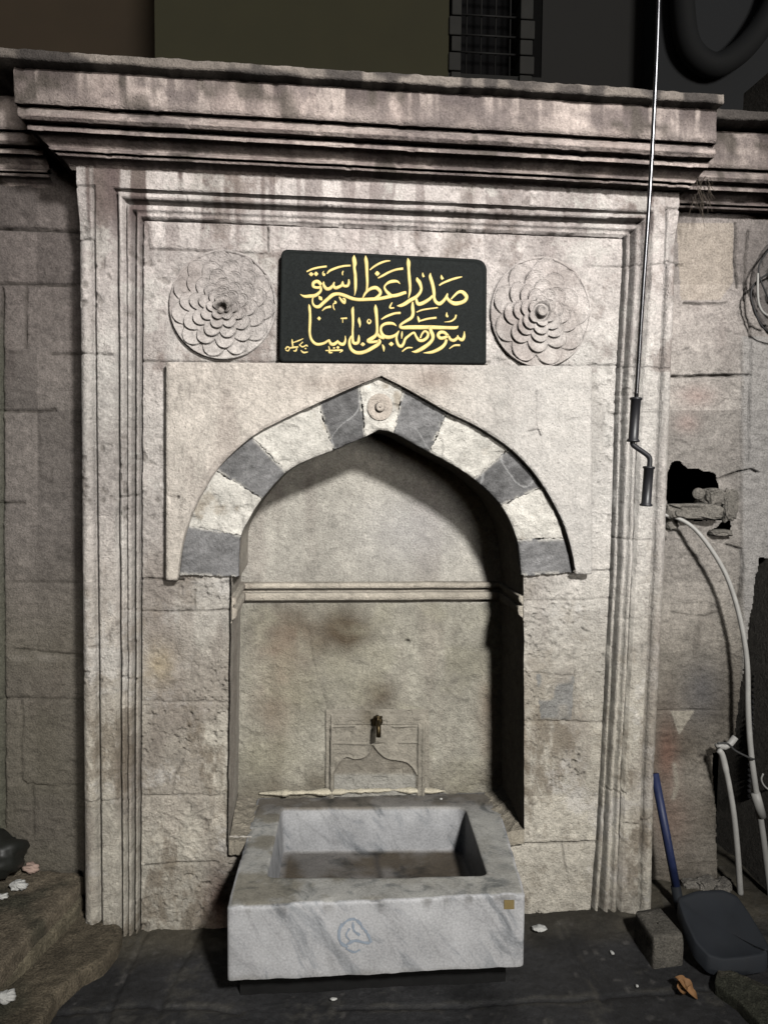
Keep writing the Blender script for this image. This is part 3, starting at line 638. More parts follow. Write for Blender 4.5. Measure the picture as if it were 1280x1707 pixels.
# ---- rosettes
def rosette(uc, vc, ru, rv, seed, hole, rings, phase, worn, parent=None, yw=0.0, base_=None):
    nr, nt = 130, 400; r = np.linspace(0, 1, nr); th = np.linspace(0, 2*math.pi, nt); R_, T_ = np.meshgrid(r, th, indexing='ij')
    UU = uc+ru*R_*np.cos(T_); VV = vc+rv*R_*np.sin(T_); Q = W(UU, VV, yw); x = Q[..., 0]; z = Q[..., 2]
    wr = .014*fbm(x, z, 12, 3, seed)
    hh = np.full(R_.shape, .001)+.010*ss(.0, .0, R_)
    hh = np.where(R_ > .955, .007, .0)
    for k, (rk, n) in enumerate(rings):
        ph = phase+k*math.pi/n; a = (T_+ph)*n/(2*math.pi); fa = np.abs((a-np.floor(a))-.5)*2       # 0 mid petal, 1 at the notch
        Rk = rk*(1-.20*fa**2.2)+wr
        inside = ss(-.010, .010, Rk-R_)
        rin = rings[k+1][0]*.86 if k+1 < len(rings) else .1
        tilt = np.clip((R_-rin)/(rk-rin+1e-6), 0, 1)
        petal = .001+.0120*tilt**1.2-.004*fa**2*tilt+.003*np.exp(-((Rk-R_)/.022)**2)
        hh = hh-(.0045*np.exp(-((R_-Rk-.008)/.013)**2))*(R_ > Rk)*(R_ < .97)
        hh = hh*(1-inside)+inside*(petal+.0022*k)
    hh = hh+.012*np.exp(-(R_/.10)**4)*(0 if hole else 1)+.010*np.exp(-((R_-.085)/.03)**2)*(1 if not hole else .3)
    if hole: hh = hh-.030*np.exp(-(((UU-uc+3)/8)**2+((VV-vc-7)/7)**2)**2)+.012*np.exp(-(((UU-uc-6)/6)**2+((VV-vc+3)/5)**2))
    else: hh = hh-.010*np.exp(-((R_-.14)/.03)**2)
    hh = hh*(1-worn*ss(.1, .6, fbm(x, z, 3, 3, seed+5)+.35*(1 if not hole else 0)*(vc-VV)/rv))
    hh = hh+.0009*fbm(x, z, 30, 4, seed+6)+.0005*fbm(x, z, 80, 3, seed+7)
    Q[..., 1] = yw+.024-.011-hh
    Q[-1, :, 1] = yw+.03
    cc = limecol(x, z, VV, seed+8, LIME if base_ is None else base_); 
    cc = mixc(cc, DIRT*1.2, .9*np.exp(-(((UU-uc+2)/13)**2+((VV-vc-6)/11)**2))*(1 if hole else .35))
    cc = mixc(cc, np.array([.22, .18, .165]), .35*ss(.2, .6, fbm(x, z, 7, 3, seed+9)))
    return grid('rosette', Q, M['smooth'], parent or fountain, cc)
ro1 = rosette(371, 506, 90, 92, 500, True, [(.965, 11), (.80, 11), (.62, 10), (.45, 9), (.30, 7), (.18, 6)], .2, .06); ro1['label'] = 'round carved flower with a broken dark hole at its centre'
ro2 = rosette(903, 518.5, 84, 93, 520, False, [(.965, 9), (.74, 9), (.56, 8), (.42, 7), (.27, 6)], 1.1, .12); ro2['label'] = 'round carved flower with a raised button, worn along its top'

# ---- cornice and capping slab
CL = [  # protrusion, left end px, right end px (photograph), one row per profile line, top to bottom
 (.120, (24, 108), (1193, 172)), (.142, (22, 117), (1195, 184)), (.142, (24, 170), (1194, 238)), (.116, (28, 173), (1191, 241)), (.116, (29, 178), (1190, 244)),
 (.139, (27, 184), (1192, 249)), (.146, (28, 190), (1192, 255)), (.132, (35, 198), (1189, 263)), (.106, (43, 202), (1184, 267)), (.092, (47, 206), (1180, 271)), (.114, (45, 210), (1181, 274)), (.116, (46, 215), (1180, 279)), (.100, (52, 217), (1177, 281)),
 (.078, (62, 224), (1171, 286)), (.056, (74, 236), (1164, 295)), (.050, (82, 243), (1160, 300)), (.076, (81, 246), (1160, 302)), (.074, (86, 249), (1158, 304)), (.044, (90, 251), (1156, 306)), (.060, (92, 254), (1155, 309)), (.056, (97, 258), (1152, 312)),
 (.030, (104, 264), (1148, 315)), (.006, (112, 273), (1144, 318)), (-.004, (119, 283), (1139, 321))]
def cornice_mesh(name, rows, parent, mat, yoff=0.0, x_l=None, x_r=None, seed=600, ends=True):
    # interpolate between given profile lines for smooth rolls
    pr_ = np.array([r[0] for r in rows]); L0 = np.array([r[1] for r in rows], float); R0 = np.array([r[2] for r in rows], float)
    n = len(rows); q = np.linspace(0, n-1, (n-1)*5+1); ip = lambda a: np.interp(q, range(n), a)
    p = ip(pr_); A0 = W(ip(L0[:, 0]), ip(L0[:, 1]), -p); A1 = W(ip(R0[:, 0]), ip(R0[:, 1]), -p)
    if x_l is not None or x_r is not None:        # flank: same heights carried on level beside the fountain
        if x_l is not None: zz_ = A0[:, 2]; xs = np.linspace(x_l[0], x_l[1], x_l[2])
        else: zz_ = A1[:, 2]; xs = np.linspace(x_r[0], x_r[1], x_r[2])
        Q = np.zeros((len(p), len(xs), 3)); Q[..., 0] = xs; Q[..., 2] = zz_[:, None]; Q[..., 1] = (yoff-p)[:, None]
    else:
        m_ = 520; k = np.linspace(0, 1, m_)[None, :, None]; Q = A0[:, None]*(1-k)+A1[:, None]*k
    x = Q[..., 0]; z = Q[..., 2]
    nz = .0022*fbm(x, z, 16, 4, seed)+.0030*fbm(x, z, 3, 3, seed+1)+.0012*fbm(x, z, 60, 3, seed+2)-.007*ss(.72, .9, vn(x*30, z*60, seed+3))
    Q[..., 1] -= nz*.75; Q[..., 2] += .0009*fbm(x, z*.2, 9, 4, seed+4)
    if ends and x_l is None and x_r is None:
        bL = Q[:, :1].copy(); bR = Q[:, -1:].copy(); ks = np.linspace(1, 0, 14)[:-1][None, :, None]
        LL = Q[:, :1]*(1-ks)+np.concatenate([bL[..., :1], np.full_like(bL[..., :1], REC+.06), bL[..., 2:]], -1)*ks
        RR = Q[:, -1:]*(1-ks[:, ::-1])+np.concatenate([bR[..., :1], np.full_like(bR[..., :1], REC+.06), bR[..., 2:]], -1)*ks[:, ::-1]
        Q = np.concatenate([LL, Q, RR], 1); x = Q[..., 0]; z = Q[..., 2]
    rowi = q[:, None]*np.ones_like(x)
    cc = limecol(x, z, np.full(x.shape, 300.), seed+5, np.array([.39, .345, .31]))
    run = (.3+1.5*vn(x*2.6, z*2, seed+13))*ss(.42, .58, vn(x*20, z*2.2, seed+6)*.65+vn(x*55, z*5, seed+7)*.35)
    cc = mixc(cc, np.array([.11, .09, .085]), run*(1-ss(.6, 2.6, rowi))*.95*(.55+.45*ss(.35, .6, vn(x*2.0, z, seed+11))))
    cc = mixc(cc, np.array([.15, .115, .11]), run*.45*ss(4, 7, rowi))
    cc = mixc(cc, np.array([.12, .10, .097]), .72*ss(.0, .38, fbm(x*1.2, z*2.5, 3.4, 7, seed+12, .72)))
    cc = mixc(cc, DIRT, .75*ss(.64, .8, vn(x*9, z*16, seed+8)*.6+vn(x*30, z*30, seed+9)*.4))
    return grid(name, Q, mat, parent, cc)
cornice_mesh('cornice', CL, fountain, M['stone'])
# capping slab
def cap_mesh(name, pl, pr2, th_px, proj, back, parent, seed, n=420, ends=True):
    A0t = W(pl[0], pl[1], -proj); A1t = W(pr2[0], pr2[1], -proj); A0b = W(pl[0], pl[1]+th_px, -proj); A1b = W(pr2[0], pr2[1]+th_px, -proj)
    k = np.linspace(0, 1, n)[:, None]; T_ = A0t*(1-k)+A1t*k; B_ = A0b*(1-k)+A1b*k
    rows = []
    for w in np.linspace(1, 0, 8): r = T_.copy(); r[:, 1] = -proj+.008+(back+proj-.008)*w; rows.append(r)
    r = T_.copy(); r[:, 2] -= .004; rows.append(r)
    for w in (.25, .5, .75): rows.append(T_*(1-w)+B_*w)
    r = B_.copy(); r[:, 2] += .004; rows.append(r)
    for w in np.linspace(0, 1, 8): r = B_.copy(); r[:, 1] = -proj+.006+(back+proj-.006)*w; rows.append(r)
    Q = np.stack(rows); x = Q[..., 0]; z = Q[..., 2]
    Q[..., 1] -= .004*fbm(x, z, 12, 4, seed)+.003*fbm(x, z, 40, 3, seed+3); Q[..., 2] += .004*fbm(x, x*0+z*3, 7, 4, seed+1)+.002*fbm(x, z, 45, 3, seed+4)
    cc = np.array([.20, .175, .155])*(1+.4*fbm(x, z, 9, 4, seed+2))[..., None]
    cc = mixc(cc, np.array([.045, .04, .038]), .85*ss(.45, .62, vn(x*5, z*9, seed+5)*.6+vn(x*26, z*26, seed+6)*.4))
    o = grid(name, Q, M['stone'], parent, cc); return o
cap_mesh('capping_slab', (-60, 73), (1207, 154), 17, .185, REC+.28, fountain, 640)
# dark bed joint beneath the slab
Q0 = W(26, 104, -.11); Q1 = W(1193, 178, -.11)
V0 = [Q0+[0, 0, -.02], Q1+[0, 0, -.02], Q1+[0, 0, .035], Q0+[0, 0, .035]]; V0 = np.array(V0); B0 = V0.copy(); B0[:, 1] = REC+.2
mesh('bed_joint', np.vstack([V0, B0]), [(0, 1, 2, 3), (7, 6, 5, 4), (0, 4, 5, 1), (1, 5, 6, 2), (2, 6, 7, 3), (3, 7, 4, 0)], M['rub'], fountain, smooth=False)

# ================================================================== PLAQUE WITH CALLIGRAPHY
pc = W(638, 606, 0)
plaque = empty('inscription_plaque', (pc[0], .02, pc[2]), 'black stone plaque with two lines of gold calligraphy above the arch', 'plaque')
YP = -.016
def rounded(corners, rad, n=8):
    out = []; m_ = len(corners)
    for i in range(m_):
        p = np.array(corners[i], float); a = np.array(corners[i-1], float); b = np.array(corners[(i+1) % m_], float); r = rad[i]
        ua = (a-p)/np.linalg.norm(a-p); ub = (b-p)/np.linalg.norm(b-p)
        for t in np.linspace(0, 1, n): out.append((1-t)**2*(p+ua*r)+2*t*(1-t)*p+t*t*(p+ub*r))
    return np.array(out)
out = rounded([(469, 416.5), (810, 434), (809, 607.5), (465.5, 604)], [13, 20, 4, 9])
ctr = np.array([638, 514])
loops = []
for sc_, dy in ((1.0, .03), (1.0, 0.004), (.993, 0.0), (.975, -.0005), (.967, .0015), (.955, .0015), (.6, .0015), (.2, .0015)):
    o_ = ctr+(out-ctr)*np.array([1-(1-sc_)*(1 if sc_ < .9 else 1.0), 1-(1-sc_)*(1 if sc_ < .9 else 1.8)]); loops.append(W(o_[:, 0], o_[:, 1], 0)+np.array([0, YP+dy, 0]))
n = len(out); Vp = np.vstack(loops+[W(ctr[0], ctr[1], 0)[None]+np.array([0, YP+.0015, 0])]); Fp = []
for j in range(len(loops)-1):
    for i in range(n): Fp.append((j*n+i, j*n+(i+1) % n, (j+1)*n+(i+1) % n, (j+1)*n+i))
for i in range(n): Fp.append(((len(loops)-1)*n+i, (len(loops)-1)*n+(i+1) % n, len(loops)*n))
pm_ = mesh('plaque_panel', Vp, Fp, M['slate'], plaque)
REG = {'A': (460, 410, 10.667), 'B': (560, 410, 10.667), 'C': (670, 410, 10.667), 'D': (460, 505, 10.667), 'E': (560, 505, 10.667), 'F': (670, 505, 8.533)}
STROKES = {
 'C': ["870 945 25,930 880 38,1000 820 48,1070 815 62,1130 870 70,1145 920 62,1110 975 65,1030 1010 70,930 1020 72,850 980 60,800 915 45,805 840 16",
       "505 475 8,500 540 52,530 640 62,555 740 60,568 840 56,570 920 52,600 990 58,660 1025 66,720 990 60,770 930 50,800 870 40,808 835 14",
       "545 880 40,500 930 52,430 980 62,350 1020 66,290 1030 62,262 990 52,250 930 38",
       "265 555 16,275 600 62,310 650 66,335 720 52,340 770 46,310 840 52,240 910 62,150 960 66,60 1020 66,0 1050 60,-40 1060 48,-90 1062 10",
       "100 210 8,112 270 62,115 330 68,118 420 50,128 560 56,140 700 52,140 800 46,125 880 26,112 930 6",
       "365 470 8,372 520 38,388 550 36", "695 510 8,705 560 48,725 590 46", "660 700 26,720 660 36,850 605 40,960 570 40,1070 545 16"],
 'B': ["1140 675 8,1090 630 40,1020 625 58,950 640 52,890 680 36,860 730 36,885 790 46,930 840 62,980 880 62,1050 880 62,1130 860 62,1200 835 58,1250 825 52",
       "1000 895 46,920 905 60,800 930 60,700 940 60,600 945 60,480 950 60,380 950 60,280 930 62,180 890 62,90 860 62,20 850 58,-60 870 66,-140 935 62,-225 1010 60,-300 1075 60,-365 1075 50,-410 1025 36,-418 950 30,-400 900 22",
       "525 165 8,530 230 58,540 300 66,545 400 56,550 520 50,555 640 46,550 740 40,540 800 34",
       "475 920 25,520 840 42,580 780 52,650 745 62,720 745 66,780 800 62,785 850 52,740 900 50,680 935 40",
       "322 160 8,320 220 66,330 310 76,325 380 50,340 500 56,345 620 56,345 740 50,340 820 30,325 885 6",
       "55 900 20,85 950 44,130 1000 52,155 1010 38,155 950 38,120 930 26", "600 425 20,680 360 36,780 305 40,880 270 36,965 262 22",
       "745 570 25,830 525 40,930 470 40,1060 420 40,1195 400 46", "688 490 8,730 490 92,778 490 8",
       "225 590 22,228 650 46,205 705 50,150 710 50,110 680 46,118 625 14", "110 690 45,60 722 50,0 742 52", "1000 1000 18,970 1050 30,960 1100 32,1035 1100 24"],
 'A': ["1185 620 16,1185 680 46,1130 720 52,1060 745 56,1020 700 52,1038 635 20", "1010 700 46,960 750 60,900 760 60,850 700 52,845 630 20",
       "905 490 18,960 435 40,1080 385 40,1200 355 36,1330 345 36", "850 440 8,832 480 24,845 520 26,868 505 24,850 480 12", "1195 440 18,1180 480 26,1185 520 14",
       "805 690 58,740 630 62,670 650 58,660 710 52,700 735 46,770 735 46,800 700 36", "795 730 46,795 790 46,755 840 52,690 880 62,600 890 62,520 895 52,470 880 30,430 855 6",
       "585 500 8,625 500 76,668 500 8", "672 495 8,710 495 82,752 495 8", "545 455 25,640 410 36,760 380 36,905 360 36", "755 885 8,790 930 68,825 965 8",
       "820 1150 18,880 1100 36,980 1075 46", "1040 975 22,1062 1005 40,1020 1030 20,1020 1090 26,1045 1140 14"],
 'D': ["585 20 12,595 80 46,605 200 46,605 320 50,600 440 46,600 540 46,625 640 46,680 710 52,750 735 52,850 715 46,940 660 40",
       "940 645 26,970 720 56,1020 735 60,1070 705 50,1105 660 20", "1100 690 46,1150 730 56,1200 730 56,1232 670 40,1230 580 12", "732 275 8,765 275 72,798 275 8",
       "1150 275 25,1265 270 32", "1185 280 15,1185 352 14", "935 765 18,950 830 32,950 880 36,1005 880 24", "880 845 20,1030 842 30,1180 840 30,1130 880 12", "1012 800 8,1032 800 34,1052 800 8", "1072 790 8,1100 790 60,1130 790 8",
       "285 640 14,290 700 30,300 780 24", "300 705 18,400 670 26,490 630 10", "165 820 24,200 780 28,240 800 24,215 850 24,170 835 20", "250 800 24,300 790 36,400 780 26", "310 850 18,350 850 30,372 800 22", "410 740 24,470 780 26,540 750 26,562 775 20", "480 690 24,430 735 18", "440 840 18,490 880 34,570 870 16", "508 810 8,525 810 32,542 810 8"],
 'E': ["310 60 8,295 120 52,300 250 46,300 380 42,295 480 38,296 600 42,302 690 52,340 720 56,390 700 56,405 630 46,405 565 12",
       "275 580 26,240 660 42,240 740 52,270 820 58,340 875 62,430 885 66,530 860 62,640 800 66,740 740 62,780 690 50,760 640 38",
       "700 25 12,705 100 62,718 220 56,725 340 52,730 460 48,725 540 58,690 590 62,620 640 72,570 672 66,600 695 50,680 690 50,750 680 44",
       "1075 410 10,1020 370 46,940 360 56,860 375 52,805 420 46,795 480 46,810 540 58,850 590 66,930 610 66,1020 590 56,1080 550 46,1120 490 18", "740 550 50,780 600 56,860 622 60",
       "1118 505 14,1075 600 40,1080 680 46,1110 750 52,1160 770 56,1200 720 50,1230 640 46,1290 585 44,1350 540 40,1390 530 38,1420 590 42,1470 660 52,1545 665 56,1620 610 52,1632 540 46,1580 500 40,1530 545 36,1495 625 28",
       "935 730 8,980 730 80,1025 730 8", "432 738 8,475 735 74,518 735 8", "582 278 12,558 330 30,590 362 32,618 322 26,588 285 16", "410 250 10,410 310 52,425 380 36,420 435 6", "820 735 16,845 790 46,850 865 8", "1175 500 14,1170 560 36,1165 635 10", "805 290 22,900 235 40,1040 185 42,1150 175 40", "82 275 22,195 270 30", "120 280 14,120 352 12"],
 'F': ["150 -20 20,150 60 46,155 150 46,130 210 46,60 255 42,0 292 36,-25 320 40,-20 345 42,20 350 50,100 345 58,250 345 60,420 345 56,600 350 50,760 350 44,800 325 8",
       "205 130 16,300 95 26,510 65 20", "220 185 8,235 230 36,240 275 12", "240 258 22,360 225 30,490 208 30", "635 130 8,635 180 36,655 195 26", "768 165 26,750 220 26,690 260 22,600 270 8",
       "885 400 10,880 480 40,850 525 46,800 495 36,790 455 14", "795 490 40,740 530 46,690 520 42,660 470 34", "655 470 40,600 420 46,540 418 46,512 460 46,545 500 46,610 490 46,650 465 38",
       "632 515 40,610 580 42,550 640 50,450 690 46,380 705 34,300 710 6", "395 335 45,410 400 52,435 460 52,430 520 46,370 590 52,280 650 56,200 690 44,135 692 6", "670 650 12,740 605 28,825 600 30", "0 690 18,70 640 26,150 635 18"]}
parts = []; ns = 0
for k_, L_ in STROKES.items():
    ox, oy, sc_ = REG[k_]
    for st_ in L_:
        p_ = np.array([[float(v) for v in q_.split()] for q_ in st_.split(',')]); cpx = curve(np.c_[ox+p_[:, 0]/sc_, oy+p_[:, 1]/sc_, p_[:, 2]/sc_], max(8, len(p_)*7))
        T_ = np.gradient(cpx[:, :2], axis=0); T_ /= np.linalg.norm(T_, axis=1)[:, None]+1e-9; Nn = np.stack([-T_[:, 1], T_[:, 0]], -1); wdt = np.clip(cpx[:, 2], .25, None)[:, None]*.5
        hgt = .0016+.00006*(ns % 20); ns += 1; m_ = len(cpx); vv_ = []
        for off, hz in ((-1, -.003), (-1, hgt*.7), (-.5, hgt), (.5, hgt), (1, hgt*.7), (1, -.003)):
            q_ = cpx[:, :2]+Nn*wdt*off; vv_.append(W(q_[:, 0], q_[:, 1], YP+.0015)+np.array([0, -hz, 0]))
        vv_ = np.stack(vv_, 1).reshape(-1, 3); ff = []
        for i in range(m_-1):
            for j in range(5): ff.append((i*6+j, i*6+j+1, (i+1)*6+j+1, (i+1)*6+j))
        ff.append(tuple(range(6))); ff.append(tuple((m_-1)*6+j for j in range(5, -1, -1)))
        parts.append((vv_, ff))
Vl, Fl = merge(parts); mesh('lettering', Vl, Fl, M['gold'], plaque)
# thin stone ledge under the plaque
V0, F0 = tube_geo([W(464, 608, .004), W(640, 610, .004), W(812, 611.5, .004)], .010, 8); mesh('plaque_ledge', V0, F0, M['rub'], fountain)

# ================================================================== MARBLE TROUGH
zr = W(628, 1325, DEEP)[2]
front_y = float(G(630, 1501, zr)[1]); zb = float(W(630, 1624, front_y)[2])
outer = np.array([G(430, 1326, zr), G(828, 1326, zr), G(880, 1500, zr), G(379, 1505, zr)])[:, :2]
outer[0, 1] = outer[1, 1] = DEEP-.002; outer[2, 1] = outer[3, 1] = front_y
inner_ = np.array([G(469, 1347, zr), G(775, 1347, zr), G(813, 1461, zr), G(444, 1464, zr)])[:, :2]
zf = float(W(620, 1415, inner_[0, 1]-.004)[2])
tro = empty('marble_trough', (outer[:, 0].mean(), front_y+.1, 0), 'grey veined marble trough below the niche with a square basin cut in it', 'trough')
def loop_of(c4, rad, N=400):
    p = rounded(list(c4), [rad]*4, 8); p = np.vstack([p, p[:1]]); s = np.r_[0, np.cumsum(np.linalg.norm(np.diff(p, axis=0), axis=1))]
    # start all loops at the same corner so rings line up
    u = np.linspace(0, s[-1], N, endpoint=False); return np.stack([np.interp(u, s, p[:, 0]), np.interp(u, s, p[:, 1])], -1)
co_ = outer.mean(0)
def shrink(c4, d): c = c4.mean(0); v = c4-c; return c+v*(1-d/np.abs(v).max(0))
Lo = loop_of(outer, .012); Lo2 = loop_of(shrink(outer, .004), .010)
Li = loop_of(inner_, .035); rings = []
for w in np.linspace(0, 1, 26): rings.append(np.c_[Lo, np.full(400, zb+(zr-.004-zb)*w)])
rings.append(np.c_[Lo2, np.full(400, zr)])
for w in np.linspace(0, 1, 16)[1:]:
    q_ = Lo2*(1-w)+loop_of(shrink(inner_, -.004), .036)*w; rings.append(np.c_[q_, np.full(400, zr+.0)])
rings.append(np.c_[Li, np.full(400, zr-.004)])
Lf = loop_of(shrink(inner_, .010), .035)
for w in np.linspace(0, 1, 18)[1:]: rings.append(np.c_[Li*(1-w)+Lf*w, np.full(400, zr-.004+(zf+.008-zr)*w)])
for w in np.linspace(0, 1, 14)[1:]:
    q_ = Lf*(1-w)+Lf.mean(0)*w; rings.append(np.c_[q_, np.full(400, zf+.004-.004*min(1, w*5))])
Q = np.stack(rings); Q = np.concatenate([Q, Q[:, :1]], 1)
x, y, z = Q[..., 0].copy(), Q[..., 1].copy(), Q[..., 2].copy()
nout = 27; k_rim = np.zeros(Q.shape[:2]); k_rim[nout:nout+16] = 1; k_floor = np.zeros(Q.shape[:2]); k_floor[-13:] = 1; k_floor[-14:-13] = .6
Q[..., 2] += (.0022*fbm(x, y, 14, 4, 700)+.003*fbm(x, y, 4, 2, 701))*np.where(np.arange(len(Q))[:, None] >= 20, 1, 0)
edge = np.exp(-((np.arange(len(Q))[:, None]-25.5)/1.6)**2)*ss(.58, .75, vn(x*22, y*22+z*22, 702)); Q[..., 2] -= .006*edge
fr_m = np.zeros(Q.shape[:2]); fr_m[:26] = 1; Q[..., 1] += fr_m*.0015*fbm(x, z, 12, 3, 703)
bot = np.exp(-(np.arange(len(Q))[:, None]/1.0)**2)*np.ones_like(x); Q[..., 2] += bot*.004*fbm(x, y, 18, 3, 704)
cc = np.ones(Q.shape)*np.array([.385, .388, .395])
cc = cc*(1+.08*fbm(x, y+z, 5, 4, 705))[..., None]
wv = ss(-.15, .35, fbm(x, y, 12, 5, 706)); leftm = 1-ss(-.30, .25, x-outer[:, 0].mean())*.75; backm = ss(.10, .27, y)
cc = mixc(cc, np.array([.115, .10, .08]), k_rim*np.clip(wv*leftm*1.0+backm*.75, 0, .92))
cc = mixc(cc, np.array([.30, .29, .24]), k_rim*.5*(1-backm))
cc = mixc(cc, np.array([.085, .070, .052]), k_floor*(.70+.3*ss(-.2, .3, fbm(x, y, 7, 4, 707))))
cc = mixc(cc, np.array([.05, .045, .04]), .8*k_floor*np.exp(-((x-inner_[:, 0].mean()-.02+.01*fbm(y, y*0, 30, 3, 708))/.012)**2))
cc = mixc(cc, np.array([.09, .085, .075]), fr_m*.75*ss(.55, .75, vn(x*30, x*0+1, 709))*ss(zr-.05, zr-.005, z)*(.3+.7*vn(x*50, z*30, 710)))
cc = mixc(cc, np.array([.12, .11, .09]), fr_m*.5*(1-ss(zb, zb+.03, z+.02*vn(x*20, x*0, 711))))
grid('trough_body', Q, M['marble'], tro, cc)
pl4 = outer.copy(); pl4[2:, 1] += .035; pl4[0, 0] += .0; prism('plinth', [(pl4[0, 0]+.03, .3), (pl4[1, 0]-.03, .3), (pl4[2, 0]-.035, front_y+.085), (pl4[3, 0]+.03, front_y+.085)], -.01, zb+.004, M['void'], tro)  # plinth coloured near black to paint the shade under the trough
ub = [(W(a, b, front_y)+np.array([0, -.0012, 0])) for a, b in [(840, 1501), (857, 1501), (857, 1516), (840, 1516)]]
V0 = np.vstack([ub, np.array(ub)+[0, .01, 0]]); mesh('metal_tag', V0, [(0, 3, 2, 1), (0, 1, 5, 4), (1, 2, 6, 5), (2, 3, 7, 6), (3, 0, 4, 7)], M['label'], tro, smooth=False)
parts = []
for i_, (pts_, w_) in enumerate([([(570, 1540), (565, 1556), (568, 1572), (580, 1580)], 2.6), ([(566, 1548), (578, 1536), (590, 1533), (600, 1540), (605, 1550)], 2.4), ([(588, 1538), (590, 1552), (600, 1560)], 2.2), ([(578, 1575), (592, 1569), (606, 1572), (617, 1573)], 2.4), ([(606, 1548), (614, 1560), (619, 1572)], 2.4), ([(576, 1582), (590, 1588), (600, 1584)], 1.8), ([(583, 1548), (577, 1560), (585, 1570)], 1.4)]):
    cpx = curve(pts_, 30); T_ = np.gradient(cpx, axis=0); T_ /= np.linalg.norm(T_, axis=1)[:, None]; Nn = np.stack([-T_[:, 1], T_[:, 0]], -1)
    wj = (1.9*w_*(.5+.8*vn(cpx[:, 0]*.3, cpx[:, 1]*.3, 720+i_)))[:, None]; a_ = W(*(cpx+Nn*wj*.5).T, front_y-.0022-.0001*i_); b_ = W(*(cpx-Nn*wj*.5).T, front_y-.0022-.0001*i_)
    vv_ = np.stack([a_, b_], 1).reshape(-1, 3); parts.append((vv_, [(2*i, 2*i+1, 2*i+3, 2*i+2) for i in range(29)]))
Vl, Fl = merge(parts); mesh('graffiti', Vl, Fl, M['scrawl'], tro)
# stone sill of the niche beside the trough
xl0, xr0 = float(W(381, 1395, 0)[0]), float(W(874, 1395, 0)[0])
for sgn in (0, 1):
    xa, xb_ = (xl0+.001, xl0+.10) if sgn == 0 else (xr0-.10, xr0-.001)
    xs = np.linspace(xa, xb_, 40); ys = np.linspace(.001, DEEP, 90); XX, YY = np.meshgrid(xs, ys); t_ = (XX-xa)/(xb_-xa); t_ = t_ if sgn == 0 else 1-t_
    ZZ = zr+.004-.012*t_+.004*fbm(XX, YY, 14, 4, 730+sgn)+.02*(1-t_)**2*ss(.0, .25, YY)+.010*(ridged(XX, YY, 22, 738+sgn)-.5)
    XX = np.vstack([XX[:1], XX]); YY = np.vstack([YY[:1]-.003, YY]); ZZ = np.vstack([ZZ[:1]-.05, ZZ])
    cc = np.array([.25, .225, .18])*(1+.25*fbm(XX, YY+ZZ, 12, 4, 735))[..., None]
    grid('niche_sill', np.stack([XX, YY, ZZ], -1), M['stone'], fountain, cc)

# ================================================================== FLANKING WALLS
cor_l = W(24, 150, -.14)[0]; cor_r = W(1195, 210, -.14)[0]
def flank(name, u0, u1, label, joints, seed, base_, mat, cut=None, step=2.6, tint=None, right=False):
    root = empty(name, (W(.5*(u0+u1), 1500, REC)[0], REC, 0), label, 'wall')
    nu = int((u1-u0)/step); uu = np.linspace(u0, u1, nu); vv = np.linspace(215, 1560, int(1345/step)); UU, VV = np.meshgrid(uu, vv)
    R = W(UU, VV, REC); x = R[..., 0]; z = R[..., 2]
    jh_, jd_ = jointset(UU, VV, joints, seed)
    hh = -jh_+(.003+.005*vn(x*3, z*3, seed+31))*(ridged(x, z*1.6, 24, seed+30)-.45)+.0022*fbm(x, z, 20, 5, seed+1)+.004*fbm(x, z, 4, 3, seed+2)+.0012*fbm(x, z, 70, 3, seed+3)+.0012*fbm(x*1.2, z*5, 12, 3, seed+4)
    cc = limecol(x, z, np.minimum(VV, 1100), seed+5, base_); cc = mixc(cc, DIRT*.6, jd_*.9)
    cc = cc*(1+.5*(_h(np.searchsorted([384, 474, 589, 684, 838, 971, 1088, 1165, 1311], VV).astype(np.int64), (UU > 62).astype(np.int64), 3)-.5))[..., None]
    if tint: cc, hh = tint(cc, hh, UU, VV, x, z)
    R[..., 1] -= hh
    mask = None
    if cut is not None:
        a = .25*(UU[:-1, :-1]+UU[1:, :-1]+UU[1:, 1:]+UU[:-1, 1:]); b = .25*(VV[:-1, :-1]+VV[1:, :-1]+VV[1:, 1:]+VV[:-1, 1:])
        mask = np.ones(a.shape, bool)
        for poly in cut: mask &= ~inpoly(a+2.5*fbm(a, b, .08, 3, seed+7), b+2.5*fbm(a, b, .08, 3, seed+8), poly)
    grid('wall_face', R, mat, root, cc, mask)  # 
    return root
JL = [([(-200, 380), (60, 382), (128, 386)], 2.0, .016), ([(-200, 470), (60, 474), (126, 475)], 1.5, .010), ([(42, 475), (43, 580)], 1.4, .010), ([(-60, 590), (45, 588)], 1.3, .006), ([(84, 590), (128, 590)], 1.8, .012),
      ([(-200, 683), (60, 685), (92, 684)], 1.6, .012), ([(-100, 838), (40, 838)], 1.6, .012), ([(-100, 970), (130, 972)], 1.2, .004), ([(25, 1084), (80, 1090), (135, 1092)], 1.7, .008), ([(-100, 1163), (60, 1166), (136, 1166)], 1.5, .008),
      ([(36, 1168), (35, 1300), (45, 1310), (136, 1310)], 1.5, .007), ([(55, 1312), (55, 1395)], 1.4, .008), ([(3, 480), (4, 900), (7, 1380)], 2.0, .014), ([(75, 800), (84, 808), (86, 780)], 1.3, .005), ([(62, 680), (66, 800)], 1.2, .003)]
